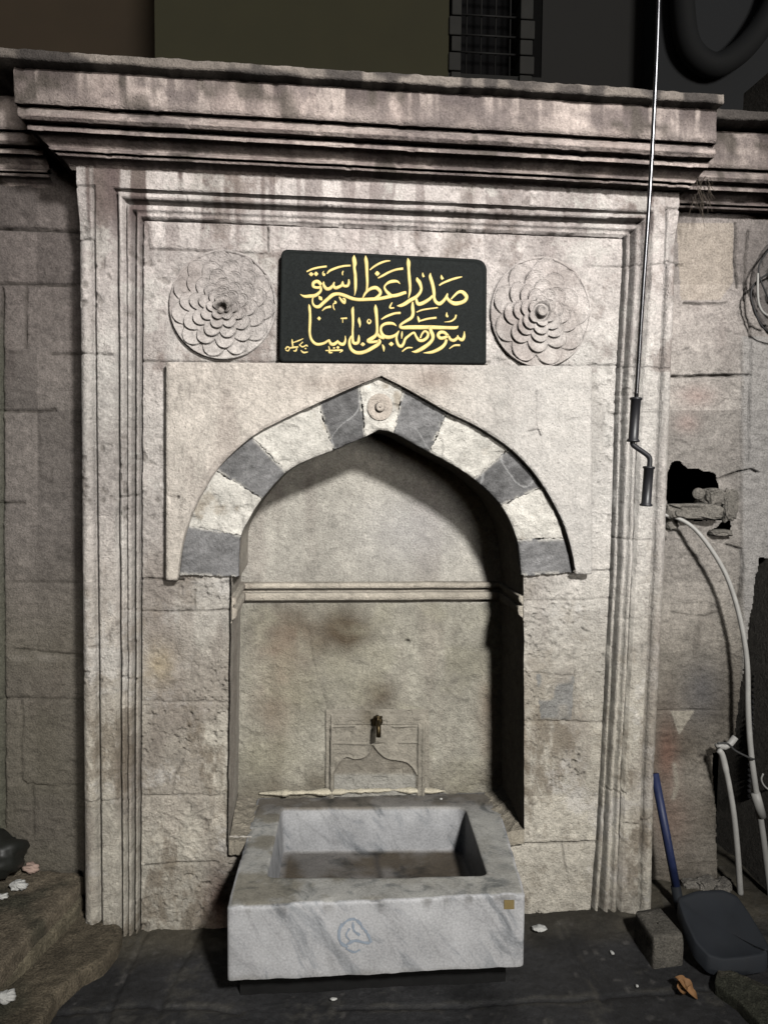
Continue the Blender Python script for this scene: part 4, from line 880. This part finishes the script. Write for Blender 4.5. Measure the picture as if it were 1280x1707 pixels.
def tintL(cc, hh, UU, VV, x, z):
    # stones darker towards the bottom, dark green strip at the left edge
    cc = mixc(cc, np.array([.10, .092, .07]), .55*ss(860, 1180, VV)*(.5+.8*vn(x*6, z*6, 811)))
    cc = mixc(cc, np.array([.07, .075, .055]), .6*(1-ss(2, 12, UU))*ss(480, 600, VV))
    cc = mixc(cc, np.array([.26, .24, .21]), .6*np.exp(-(((UU-60)/40)**2+((VV-1098)/7)**2))*vn(x*40, z*40, 812))
    hh = hh+.006*((VV > 384) & (VV < 474))-.004*inpoly(UU, VV, [(44, 476), (130, 476), (130, 588), (44, 588)])
    return cc, hh
wl = flank('stone_wall', -420, 142, 'dark block wall at the left side of the fountain', JL, 800, np.array([.120, .107, .098]), M['flank'], tint=tintL)  # left wall has a darker overall base colour
cornice_mesh('cornice', CL, wl, M['stone'], yoff=REC, x_l=(-2.6, cor_l+.004, 300), seed=660)
HOLE = [(1112, 836), (1112, 788), (1119, 771), (1133, 767), (1147, 780), (1168, 783), (1190, 787), (1198, 800), (1200, 812), (1205, 826), (1212, 850), (1206, 868), (1150, 868), (1112, 862)]
GAP = [(1216, 862), (1204, 868), (1196, 880), (1180, 884), (1182, 893), (1216, 892), (1219, 878)]
VOID = [(1262, 930), (1246, 1030), (1236, 1120), (1228, 1200), (1222, 1244), (1187, 1256), (1190, 1310), (1196, 1480), (1200, 1575), (1700, 1575), (1700, 930)]
JR = [([(1090, 440), (1136, 441)], 1.6, .009), ([(1226, 372), (1225, 440), (1228, 480)], 1.5, .008), ([(1140, 505), (1175, 507), (1212, 503)], 1.5, .008), ([(1090, 627), (1180, 626), (1249, 624)], 1.9, .014), ([(1250, 540), (1249, 625), (1244, 770)], 1.5, .009),
      ([(1212, 795), (1230, 788), (1250, 782), (1262, 786)], 1.5, .011), ([(1195, 800), (1222, 790)], 1.8, .010), ([(1205, 845), (1208, 862)], 1.5, .01), ([(1212, 908), (1234, 915), (1236, 950), (1230, 1010)], 1.6, .008), ([(1085, 1185), (1140, 1183), (1205, 1186)], 1.3, .005),
      ([(1120, 1022), (1175, 1028), (1195, 1022)], 1.2, .004), ([(1236, 640), (1240, 760)], 1.2, .003), ([(1125, 1192), (1122, 1240)], 1.2, .006), ([(1248, 384), (1243, 430), (1240, 500)], 1.5, .008), ([(1100, 890), (1108, 900)], 2.0, .01)]
def tintR(cc, hh, UU, VV, x, z):
    cc = mixc(cc, np.array([.40, .345, .285]), .7*inpoly(UU, VV, [(1128, 372), (1222, 372), (1222, 470), (1200, 500), (1135, 500)])*.8)
    cc = mixc(cc, np.array([.095, .082, .066]), .9*ss(960, 1240, VV+25*fbm(x, z, 5, 3, 861))*(.55+.6*vn(x*7, z*7, 862)))  # lower wall painted darker to follow the fading light in this corner
    cc = mixc(cc, np.array([.07, .07, .075]), .7*np.exp(-(((UU-1170)/36)**2+((VV-1150)/60)**2)))
    cc = mixc(cc, np.array([.14, .075, .055]), .7*np.exp(-(((UU-1112)/18)**2+((VV-1260)/55)**2))+.4*np.exp(-(((UU-1120)/30)**2+((VV-1370)/50)**2)))
    cc = mixc(cc, np.array([.26, .24, .20]), .9*inpoly(UU, VV, [(1118, 1186), (1158, 1186), (1132, 1226)])+.8*np.exp(-(segdist(UU, VV, [(1124, 1275), (1129, 1310), (1122, 1330)])/4)**2))
    cc = mixc(cc, np.array([.30, .18, .155]), .35*np.exp(-(((UU-1160)/30)**2+((VV-660)/18)**2))+.3*np.exp(-(((UU-1145)/20)**2+((VV-705)/16)**2)))
    cc = mixc(cc, np.array([.30, .29, .28]), .7*ss(1232, 1240, UU)*(VV > 560))
    cc = mixc(cc, np.array([.09, .08, .07]), .5*ss(.2, .5, fbm(x*4, z, 3, 4, 864))*ss(900, 1000, VV))
    rg = np.exp(-(((UU-1185)/60)**2+((VV-850)/75)**2)); hh = hh+.010*rg*fbm(x, z, 16, 4, 863)-.008*rg+.004*fbm(x*1, z*3, 14, 4, 865)*(VV > 620)*(UU < 1236)
    hh = hh+.010*ss(1233, 1237, UU)*ss(560, 575, VV)
    return cc, hh
wr_ = flank('stone_wall', 1080, 1480, 'broken block wall with a dark hole at the right side of the fountain', JR, 850, np.array([.27, .25, .23]), M['flank'], cut=[HOLE, GAP, VOID], tint=tintR, step=1.6)
cornice_mesh('cornice', CL, wr_, M['stone'], yoff=REC, x_r=(cor_r-.004, 2.8, 240), seed=670)
# dark cavity behind the hole and the open lower bay
def cavity(poly_bb, depth, parent, name='cavity'):
    (ua, va, ub_, vb) = poly_bb; a = W(ua, va, REC+.012); b = W(ub_, vb, REC+.012); y1 = REC+depth
    V0 = np.array([[a[0], a[1], a[2]], [b[0], a[1], a[2]], [b[0], a[1], b[2]], [a[0], a[1], b[2]], [a[0], y1, a[2]], [b[0], y1, a[2]], [b[0], y1, b[2]], [a[0], y1, b[2]]])
    return mesh(name, V0, [(4, 5, 6, 7), (0, 4, 7, 3), (1, 2, 6, 5), (0, 1, 5, 4), (3, 7, 6, 2)], M['void'], parent, smooth=False)
cavity((1085, 750, 1225, 905), .35, wr_); cavity((1150, 915, 1640, 1590), .55, wr_)
def rock(c, size, seed, rot=0, name='broken_stone', mat=None, parent=None): return stone_blob(name, c, size, mat or M['rub'], parent, seed, rot)
r_ = rock(W(1150, 852, REC-.01), (.215, .12, .062), 1, .03, parent=wr_); rock(W(1184, 829, REC+.03), (.09, .10, .065), 2, .4, parent=wr_)
Vt, Ft = tube_geo([W(1163, 823, REC+.08), W(1164, 823, REC-.01), W(1164, 823, REC-.015)], [.023, .023, .018], 20); mesh('pipe_stub', Vt, Ft, M['rub'], wr_)
rock(W(1200, 888, REC-.005), (.085, .06, .026), 3, .05, parent=wr_); rock(W(1118, 872, REC), (.05, .05, .05), 5, .3, parent=wr_)
rock(W(1214, 842, REC+.015), (.06, .05, .12), 6, .1, parent=wr_)
# capping stones of the flank walls
cap_mesh('capping_slab', (1190, 178), (1560, 200), 17, .0, REC+.28, wr_, 645, 160)
# unseen pier added beyond the right edge to cast shade on the wall
px0 = float(W(1284, 800, REC)[0]); pier = tag(box('shade_pier', px0, px0+.5, -.36, REC+.3, 0, 3.2, M['rub']), 'unseen pier added past the right edge to shade the wall', 'pier')

# ================================================================== BUILDINGS BEHIND
YB_ = 2.3
bld = empty('dark_building', (W(640, 60, YB_)[0], YB_, 0), 'olive plastered house with a barred window behind the fountain', 'building')
def bx(u, Y): return float(W(u, 60, Y)[0])
zt = 6.2
box('wall', bx(258, YB_), bx(748, YB_), YB_, YB_+.35, 0, zt, M['olive'], bld)
box('wall', bx(905, YB_), bx(1094, YB_), YB_+.02, YB_+.35, 0, zt, M['dgrey'], bld)
wz0 = float(W(820, 124, YB_)[2]); wx0, wx1 = bx(768, YB_), bx(866, YB_)
box('lower_wall', bx(748, YB_), bx(905, YB_), YB_+.002, YB_+.35, 0, wz0, M['dgrey'], bld)
win = empty('window', np.array([wx0, YB_, wz0])-parent_world(bld), None, None); win.parent = bld
box('pane', wx0-.02, wx1+.02, YB_+.16, YB_+.2, wz0, zt, M['pane'], win)
yq = [160, 124, 92, 65, 32, -4, -40, -80, -120]
for k in range(len(yq)-1):
    z0_, z1_ = float(W(820, yq[k], YB_)[2]), float(W(820, yq[k+1], YB_)[2])
    box('quoin', bx(748, YB_)+(.0 if k % 2 else .015), wx0, YB_-.02, YB_+.3, z0_+.008, z1_, M['quoin'], win, bev=.006)
    box('quoin', wx1, bx(890, YB_)-(.0 if k % 2 else .012), YB_-.02, YB_+.3, z0_+.008, z1_, M['quoin'], win, bev=.006)
box('shutter', bx(890, YB_), bx(905, YB_), YB_+.03, YB_+.06, wz0, zt, M['void'], win)
for k in range(4):
    xx = wx0+(wx1-wx0)*(k+.5)/4; tube('bar', [(xx, YB_+.06, wz0), (xx, YB_+.06, zt)], .006, M['iron'], win, 8)
for yy in (92, 63, 30, -5, -40):
    zz_ = float(W(820, yy, YB_+.07)[2]); tube('crossbar', [(wx0, YB_+.045, zz_), (wx1, YB_+.045, zz_)], .006, M['iron'], win, 8)
b2 = tag(box('side_building', bx(-260, 3.2), bx(262, 3.2)+.3, 3.2, 3.5, 0, 7.5, M['brown']), 'brown plastered house wall behind the left end of the cornice', 'building')
b3 = empty('grey_building', (bx(1200, 2.1), 2.1, 0), 'blue-grey building front with a bent duct at the upper right', 'building')
box('wall', bx(1094, 2.1), bx(1600, 2.1), 2.1, 2.4, 0, 6.2, M['bgrey'], b3)
dp = curve([(1140, -160), (1138, -60), (1138, 20), (1150, 80), (1186, 108), (1225, 92), (1262, 52), (1290, 0), (1310, -80)], 60)
tube('duct', W(dp[:, 0], dp[:, 1], 2.02), .072, M['duct'], b3, 20)

# ================================================================== GROUND, STEPS
gx = np.concatenate([np.linspace(-40, -2.2, 12), np.linspace(-2.1, 2.2, 640), np.linspace(2.4, 40, 12)]); gy = np.concatenate([np.linspace(-40, -2.2, 12), np.linspace(-2.1, .45, 400), np.linspace(.6, 40, 12)])
XX, YY = np.meshgrid(gx, gy); near = (np.abs(XX) < 2.3)*(YY > -2.2)*(YY < .5)
ZZ = near*(.006*fbm(XX, YY, 4, 4, 900)+.004*fbm(XX, YY, 20, 4, 901)+.0015*fbm(XX, YY, 60, 3, 902)+.018*ss(-.10, .0, YY)*(.4+vn(XX*9, YY*9, 906)))-.004
cc = np.array([.030, .030, .031])*(1+.3*fbm(XX, YY, 3, 4, 903)+.25*fbm(XX, YY, 15, 4, 904))[..., None]
cc = mixc(cc, np.array([.085, .075, .055]), near*.75*ss(-.16, .0, YY+.05*fbm(XX, YY, 8, 3, 905)))
cc = mixc(cc, np.array([.16, .15, .14]), near*.3*ss(.80, .88, vn(XX*26, YY*26, 907)*.6+vn(XX*60, YY*60, 908)*.4))
cc = mixc(cc, np.array([.010, .010, .010]), near*.6*ss(.2, .5, fbm(XX, YY, 2.2, 4, 909)))
jl = [[G(a, b)[:2] for a, b in q_] for q_ in ([(245, 1552), (222, 1600), (196, 1660), (170, 1720)], [(330, 1556), (300, 1610), (262, 1690)], [(930, 1545), (990, 1640), (1040, 1720)], [(560, 1680), (760, 1676), (1000, 1660), (1180, 1648)], [(60, 1690), (240, 1676), (400, 1684)])]
for q_ in jl:
    dj = segdist(XX+.012*fbm(XX, YY, 9, 3, 930), YY+.012*fbm(XX, YY, 9, 3, 931), [tuple(p) for p in q_]); gj = np.exp(-(dj/.009)**2)*near
    ZZ = ZZ-.007*gj; cc = mixc(cc, np.array([.060, .056, .048]), .55*np.exp(-((dj-.014)/.008)**2)*near*ss(.4, .6, vn(XX*14, YY*14, 932)))
cc = mixc(cc, np.array([.065, .062, .055]), near*.7*ss(.15, .45, fbm(XX, YY, 5, 7, 933, .75)))
tag(grid('ground', np.stack([XX, YY, ZZ], -1), M['asphalt'], None, cc), kind='structure')
def slab(name, pix, z, label, seed, col, thick):
    """irregular stone step: outline read at its top level, meshed as a fine polar fan with a worn edge"""
    P0 = np.array([G(a, b, z)[:2] for a, b in pix]); q_ = rounded(list(P0), [.012]*len(P0), 5); q_ = np.vstack([q_, q_[:1]])
    s = np.r_[0, np.cumsum(np.linalg.norm(np.diff(q_, axis=0), axis=1))]; N = 420; u = np.linspace(0, s[-1], N); ed = np.stack([np.interp(u, s, q_[:, 0]), np.interp(u, s, q_[:, 1])], -1)
    nrm = np.stack([np.gradient(ed[:, 1]), -np.gradient(ed[:, 0])], -1); nrm /= np.linalg.norm(nrm, axis=1)[:, None]+1e-9
    ed = ed+nrm*(.006*fbm(ed[:, 0], ed[:, 1], 14, 4, seed))[:, None]*.35
    c0 = ed.mean(0); rows = []
    for w, dz in ((0, -thick), (0, -.66*thick), (0, -.33*thick), (0, -.010), (.012, -.002), (.03, 0)): rows.append(np.c_[ed*(1-w)+c0*w, np.full(N, z+dz)])
    for w in np.linspace(.05, 1, 60): rows.append(np.c_[ed*(1-w)+c0*w, np.full(N, z)])
    Q = np.stack(rows); x, y = Q[..., 0], Q[..., 1]; Q[..., 2] += .003*fbm(x, y, 9, 5, seed+1)+.005*fbm(x, y, 35, 4, seed+2)
    cc = col*(1+.35*fbm(x, y, 6, 4, seed+3)+.25*fbm(x, y, 28, 4, seed+4))[..., None]
    cc = mixc(cc, np.array([.035, .04, .028]), .7*ss(.0, .45, fbm(x, y, 4, 4, seed+5)))
    return tag(grid(name, Q, M['steps'], None, cc), label, 'step')
zu, zl = .150, .055
slab('stone_step', [(140, 1455), (133, 1474), (64, 1545), (-6, 1618), (-260, 1800), (-520, 1500), (-100, 1440)], zu, 'worn upper stone step against the dark left wall', 910, np.array([.15, .125, .09]), zu-zl-.03)
slab('stone_step', [(140, 1490), (128, 1512), (60, 1582), (-6, 1640), (-260, 1830), (-520, 1520), (-100, 1470)], zl+.045, 'narrow ledge of stone just beneath the upper step', 915, np.array([.15, .13, .09]), .05)
slab('stone_step', [(150, 1500), (205, 1546), (198, 1566), (172, 1600), (138, 1616), (95, 1654), (62, 1712), (20, 1800), (-400, 1900), (-500, 1500)], zl, 'low wide stone step at the foot of the left pilaster', 920, np.array([.12, .10, .07]), zl+.02)
slab('kerb_stone', [(1196, 1612), (1224, 1620), (1300, 1652), (1330, 1720), (1270, 1712), (1228, 1668), (1190, 1640)], .03, 'rough brown stone edging in front of the shovel', 925, np.array([.075, .066, .05]), .05)['category'] = 'kerb'

# ================================================================== AWNING CRANK
YC = -.85
crank = empty('awning_crank', W(1076, 842, YC), 'hanging steel awning crank pole with two black grips', 'crank')
rod = curve([(1103, -150), (1098, -10), (1095, 80), (1091, 170), (1083, 320), (1072, 480), (1063, 620), (1060, 668)], 60)
tube('rod', W(rod[:, 0], rod[:, 1], YC), .0050, M['steel'], crank, 16)
hk = curve([(1103, -150), (1102, -175), (1112, -190), (1122, -178), (1118, -160)], 20); tube('hook', W(hk[:, 0], hk[:, 1], YC), .004, M['steel'], crank, 10)
def grip(p0, p1):
    a = W(*p0, YC); b = W(*p1, YC); t_ = np.array([0, .01, .03, .06, .07, .5, .92, .94, .97, .99, 1]); rr_ = np.array([.010, .0145, .0155, .0145, .0125, .0122, .0125, .0145, .0165, .0155, .010])
    tube('grip', a+(b-a)*t_[:, None], rr_*.95, M['grip'], crank, 24)
grip((1060, 662), (1055, 737)); grip((1081.5, 777), (1076.5, 844))
be = curve([(1056, 733), (1054, 739), (1058, 744), (1074, 755), (1081, 761), (1083, 768), (1081.5, 785)], 40); tube('crank_arm', W(be[:, 0], be[:, 1], YC), .0062, M['grip'], crank, 14)

# ================================================================== PIPES AND CABLES ON THE RIGHT
YQ = REC-.07
cp = curve([(1088, 848), (1104, 857), (1130, 864), (1158, 882), (1188, 920), (1214, 968), (1234, 1035), (1245, 1105), (1247, 1190), (1252, 1260), (1261, 1325), (1269, 1375), (1279, 1450), (1292, 1560)], 120)
yy_ = np.interp(np.linspace(0, 1, 120), [0, .04, .12, .4, .7, 1], [REC-.03, YQ+.03, YQ-.03, YQ-.05, YQ-.06, YQ-.06])
cond = tag(empty('conduit', W(1260, 1540, YQ), 'long pale conduit curving out of the wall hole down the right side', 'pipe'))
tube('pipe', W(cp[:, 0], cp[:, 1], yy_), np.interp(np.linspace(0, 1, 120), [0, .3, .6, 1], [.0072, .009, .011, .012]), M['pvc'], cond, 16)
tube('coupler', W(np.array([1259, 1264, 1269.5]), np.array([1322, 1342, 1362]), YQ-.06), [.0165, .0175, .0175], M['pvc'], cond, 16)
lp = curve([(1197, 1250), (1203, 1258), (1209, 1282), (1215, 1310), (1223, 1360), (1229, 1420), (1234, 1492)], 60)
sp_ = empty('broken_pipe', W(1232, 1492, YQ), 'short pale broken pipe standing left of the long conduit', 'pipe')
tube('pipe', W(lp[:, 0], lp[:, 1], YQ-.03), np.interp(np.linspace(0, 1, 60), [0, .15, .16, 1], [.0115, .0125, .0105, .0115]), M['pvc'], sp_, 14)
tube('elbow', W(np.array([1194, 1199, 1208, 1217, 1226]), np.array([1246, 1243, 1246, 1240, 1229]), YQ+.0), [.012, .014, .011, .013, .012], M['pvc'], sp_, 14)
tie = curve([(1196, 1240), (1212, 1240), (1226, 1252), (1250, 1264), (1257, 1266)], 30); tag(tube('tie_wire', W(tie[:, 0], tie[:, 1], YQ-.075), .004, M['iron'], None, 8), 'dark wire tied from the broken pipe across to the conduit', 'wire')
hp = curve([(1290, 900), (1278, 960), (1268, 1060), (1260, 1160), (1254, 1250), (1252, 1330)], 240); tag(tube('corrugated_hose', W(hp[:, 0], hp[:, 1], REC+.06), .015+.0025*np.sign(np.sin(np.arange(240)*1.3)), M['hose'], None, 14), 'black ribbed hose hanging behind the conduit', 'hose')
cbl = curve([(1272, 1290), (1269, 1300), (1275, 1312), (1290, 1322)], 20); tag(tube('cable_end', W(cbl[:, 0], cbl[:, 1], YQ), .0035, M['pvc'], None, 8), 'thin white cable end curling at the right edge above the shovel', 'cable')
coil = empty('cable_coil', W(1300, 560, REC-.04), 'loose dark cables with one pale cable hanging over the carved flower at the right edge', 'cables')
for i_, (cu_, cv_, ra, rb, yy, rd, mm) in enumerate([(1322, 500, 70, 60, REC-.075, .0035, 'hose'), (1316, 455, 50, 62, REC-.085, .003, 'hose')]):
    th = np.linspace(0, 2*math.pi, 70); tube('loop', W(cu_+ra*np.cos(th)+2*np.sin(5*th+i_), cv_+rb*np.sin(th)+3*np.cos(3*th+i_), yy), rd, M[mm], coil, 8)
pcab = curve([(1263, 455), (1263, 490), (1266, 510), (1274, 522), (1290, 530)], 30); tube('pale_cable', W(pcab[:, 0], pcab[:, 1], REC-.09), .0045, M['pvc'], coil, 8)
ro3 = rosette(1334, 478, 78, 94, 540, False, [(1.02, 9), (.74, 9), (.56, 8), (.42, 7), (.27, 6)], .6, .25, wr_, REC-.028, np.array([.16, .15, .14])); ro3['label'] = 'dark carved flower cut off by the right edge'  # darker stone colour paints in the shade at the right edge
# dried weed in the cornice angle
parts = []; rnd = random.Random(5)
for i_ in range(46):
    u0, v0 = 1166+rnd.uniform(-14, 16), 312+rnd.uniform(-46, 30); L_ = rnd.uniform(14, 38); du = rnd.uniform(-16, 14)
    y0_ = REC-.10+rnd.uniform(-.05, .03)
    pts_ = curve([(u0, v0), (u0+du*.35+rnd.uniform(-3, 3), v0+L_*.4), (u0+du+rnd.uniform(-3, 3), v0+L_)], 8)
    parts.append(tube_geo(W(pts_[:, 0], pts_[:, 1], y0_+np.linspace(0, -.03, 8)), np.linspace(.0018, .0006, 8), 5))
Vt, Ft = merge(parts); tag(mesh('dried_weed', Vt, Ft, M['weed']), 'dried brown weed hanging in the cornice corner beside the right wall', 'plant')

# ================================================================== SHOVEL, BRICK, LITTER
sh = empty('shovel', G(1225, 1600, 0), 'dark broad shovel with a blue handle lying against the right wall', 'shovel')
ha = W(1091, 1290, .12); hb = W(1131, 1500, .02)
tube('handle', [ha, hb], .0155, M['blue'], sh, 18)
tube('socket', [W(1126, 1478, .028), W(1133, 1515, .012), W(1143, 1560, -.03)], [.018, .0185, .014], M['pan'], sh, 18)
ol = [(1128, 1496), (1160, 1484), (1205, 1482), (1228, 1492), (1248, 1520), (1276, 1566), (1283, 1582), (1277, 1592), (1240, 1598), (1204, 1601), (1180, 1594), (1158, 1570), (1141, 1534)]
q_ = rounded(ol, [6]*len(ol), 4)
def zpan(v): return .175-(v-1484)*(.105/116)
# top plate lies on a tilted plane from the wall down to the ground
topP = np.array([G(a, b, zpan(b)) for a, b in q_]); cen = topP.mean(0); n = len(q_); lps = []
skirt = topP.copy(); skirt[:, 2] = np.maximum(.0, topP[:, 2]-.058); skirt[:, 1] += 0
lps = [skirt, topP+np.array([0, 0, -.004])]
for w in (.03, .1, .3, .55, .8): r = topP*(1-w)+cen*w; r[:, 2] += -.010*min(1, w*3); lps.append(r)
Vp = np.vstack(lps+[cen[None]+np.array([[0, 0, -.012]])]); Fp = []
for j in range(len(lps)-1):
    for i in range(n): Fp.append((j*n+i, j*n+(i+1) % n, (j+1)*n+(i+1) % n, (j+1)*n+i))
for i in range(n): Fp.append(((len(lps)-1)*n+i, (len(lps)-1)*n+(i+1) % n, len(lps)*n))
mesh('blade', Vp, Fp, M['pan'], sh)
zbk = .095
bp_ = [G(1057, 1521, zbk), G(1099, 1514, zbk), G(1141, 1560, zbk), G(1090, 1567, zbk)]
cb = np.mean(bp_, axis=0); q_ = rounded([p[:2] for p in bp_], [.012]*4, 5); n = len(q_)
rows = []
for z_, k in ((-.01, 1.02), (.02, 1.01), (.05, 1.0), (.08, 1.0), (.092, .985), (.097, .95), (.097, .7), (.096, .4), (.096, .05)): rows.append(np.c_[cb[:2]+(q_-cb[:2])*k, np.full(n, z_)])
Q = np.stack(rows); Q = np.concatenate([Q, Q[:, :1]], 1); Q[..., 0] += .004*fbm(Q[..., 0]*1+Q[..., 2], Q[..., 1], 25, 3, 950); Q[..., 2] += .003*fbm(Q[..., 0], Q[..., 1], 30, 3, 951)
tag(grid('brick', Q, M['brick']), 'loose grey brick at the foot of the right pilaster', 'brick')
# rubble at the wall foot behind the shovel
for i_, (a, b, s_, lb) in enumerate([(1150, 1478, (.06, .05, .05), 'small brown rubble stone behind the shovel socket'), (1176, 1474, (.09, .06, .05), 'flat rubble stone behind the shovel blade'), (1206, 1478, (.10, .06, .04), 'long rubble stone leaning under the broken pipe'), (1112, 1500, (.05, .05, .05), 'dark rubble stone between brick and shovel handle')]):
    tag(rock(W(a, b, REC-.05)+np.array([0, 0, 0]), s_, 30+i_, .4*i_, 'rubble_stone'), lb, 'stone')
    prismz = W(a, b, REC-.05)
heap = stone_blob('earth_heap', W(1175, 1530, REC-.02), (.34, .10, .10), M['rub'], None, 44, 0); tag(heap, 'low heap of brown earth along the right wall foot', 'heap')
# leaf
lc = G(1143, 1650, .012); leafs = []
def leaf_geo(c, L_, w_, ang, curl, seed):
    n, m_ = 22, 9; t_ = np.linspace(0, 1, n)[:, None]; s_ = np.linspace(-1, 1, m_)[None, :]
    wd_ = w_*np.sin(math.pi*np.clip(t_, .0, 1))**.8*(1+.35*np.abs(np.sin(t_*9)))
    lx = (t_-.5)*L_; ly = s_*wd_; lz = curl*(s_**2)*wd_*.9+.012*np.sin(t_*4+seed)+.004
    ca, sa = math.cos(ang), math.sin(ang); x_ = c[0]+lx*ca-ly*sa; y_ = c[1]+lx*sa+ly*ca
    return np.stack([x_*np.ones_like(lz), y_*np.ones_like(lz), c[2]+lz], -1).reshape(-1, 3), [tuple(q) for q in grid_faces(n, m_)]
Vt, Ft = merge([leaf_geo(lc, .085, .016, math.radians(-62), .9, 1), leaf_geo(lc+np.array([-.012, .0, .002]), .055, .012, math.radians(-105), .9, 2), leaf_geo(lc+np.array([.0, .012, .004]), .05, .011, math.radians(-30), .8, 3)])
tag(mesh('dry_leaf', Vt, Ft, M['leaf']), 'curled orange dry leaf on the dark ground near the shovel', 'leaf')
def crumple(name, c, size, seed, label, mat=None, flat=.8, amp=.27):
    n = 22; th = np.linspace(0, math.pi, n); ph = np.linspace(0, 2*math.pi, 2*n, endpoint=False); T_, P_ = np.meshgrid(th, ph, indexing='ij')
    d_ = np.stack([np.sin(T_)*np.cos(P_), np.sin(T_)*np.sin(P_), np.cos(T_)], -1)
    k = 1+amp*.9*(vn(d_[..., 0]*1.5+seed, d_[..., 1]*1.5+d_[..., 2]*1.9, seed)-.5)*2-amp*.55*np.abs(vn(d_[..., 0]*3+seed, d_[..., 1]*3+d_[..., 2]*3, seed+3)-.5)*2
    Q = d_*k[..., None]*np.array(size)/2; Q[..., 2] *= flat; Q[0] = Q[0].mean(0); Q[-1] = Q[-1].mean(0)
    Q[..., 2] -= Q[..., 2].min(); Q = Q+np.array(c); Q = np.concatenate([Q, Q[:, :1]], 1)
    return tag(grid(name, Q, mat or M['paper'], smooth=(mat is not None)), label, 'litter')
crumple('crumpled_tissue', G(31, 1484, zu), (.062, .05, .05), 3, 'white crumpled tissue on the upper step beside the dark bag')
crumple('paper_scrap', G(2, 1500, zu), (.05, .03, .025), 5, 'small white paper scrap at the left edge below the tissue')
crumple('paper_scrap', G(78, 1440, zu), (.026, .02, .03), 6, 'tiny white paper scrap at the back of the upper step')
crumple('food_husk', G(52, 1456, zu), (.06, .05, .05), 7, 'pinkish brown husk of litter against the dark bag', M['pink'])
crumple('paper_ball', G(12, 1672, zl), (.052, .05, .05), 8, 'round white paper ball on the low step at the left edge', amp=.2)
crumple('flat_paper', G(900, 1552, .006), (.055, .04, .02), 9, 'flattened white paper scrap on the ground right of the trough')
crumple('white_crumb', G(1020, 1590, .0), (.012, .022, .008), 10, 'thin pale chip on the asphalt left of the brick')
crumple('white_crumb', G(1098, 1592, .0), (.022, .012, .010), 11, 'pale chip touching the front corner of the brick')
crumple('white_crumb', G(1170, 1610, .0), (.014, .026, .010), 12, 'pale chip beside the left edge of the shovel blade')
crumple('white_crumb', G(1062, 1646, .0), (.010, .012, .008), 13, 'tiny pale chip on open asphalt left of the leaf')
crumple('white_crumb', G(735, 1334, zr), (.012, .010, .010), 14, 'white crumb on the back rim of the trough')
crumple('white_crumb', G(556, 1668, .0), (.022, .016, .010), 15, 'pale chip on the asphalt in front of the trough')
crumple('bin_bag', G(-14, 1478, zu)+np.array([-.01, .06, 0]), (.23, .24, .20), 21, 'dark crumpled rubbish bag on the upper step at the left edge', M['bag'], amp=.25)['category'] = 'bag'
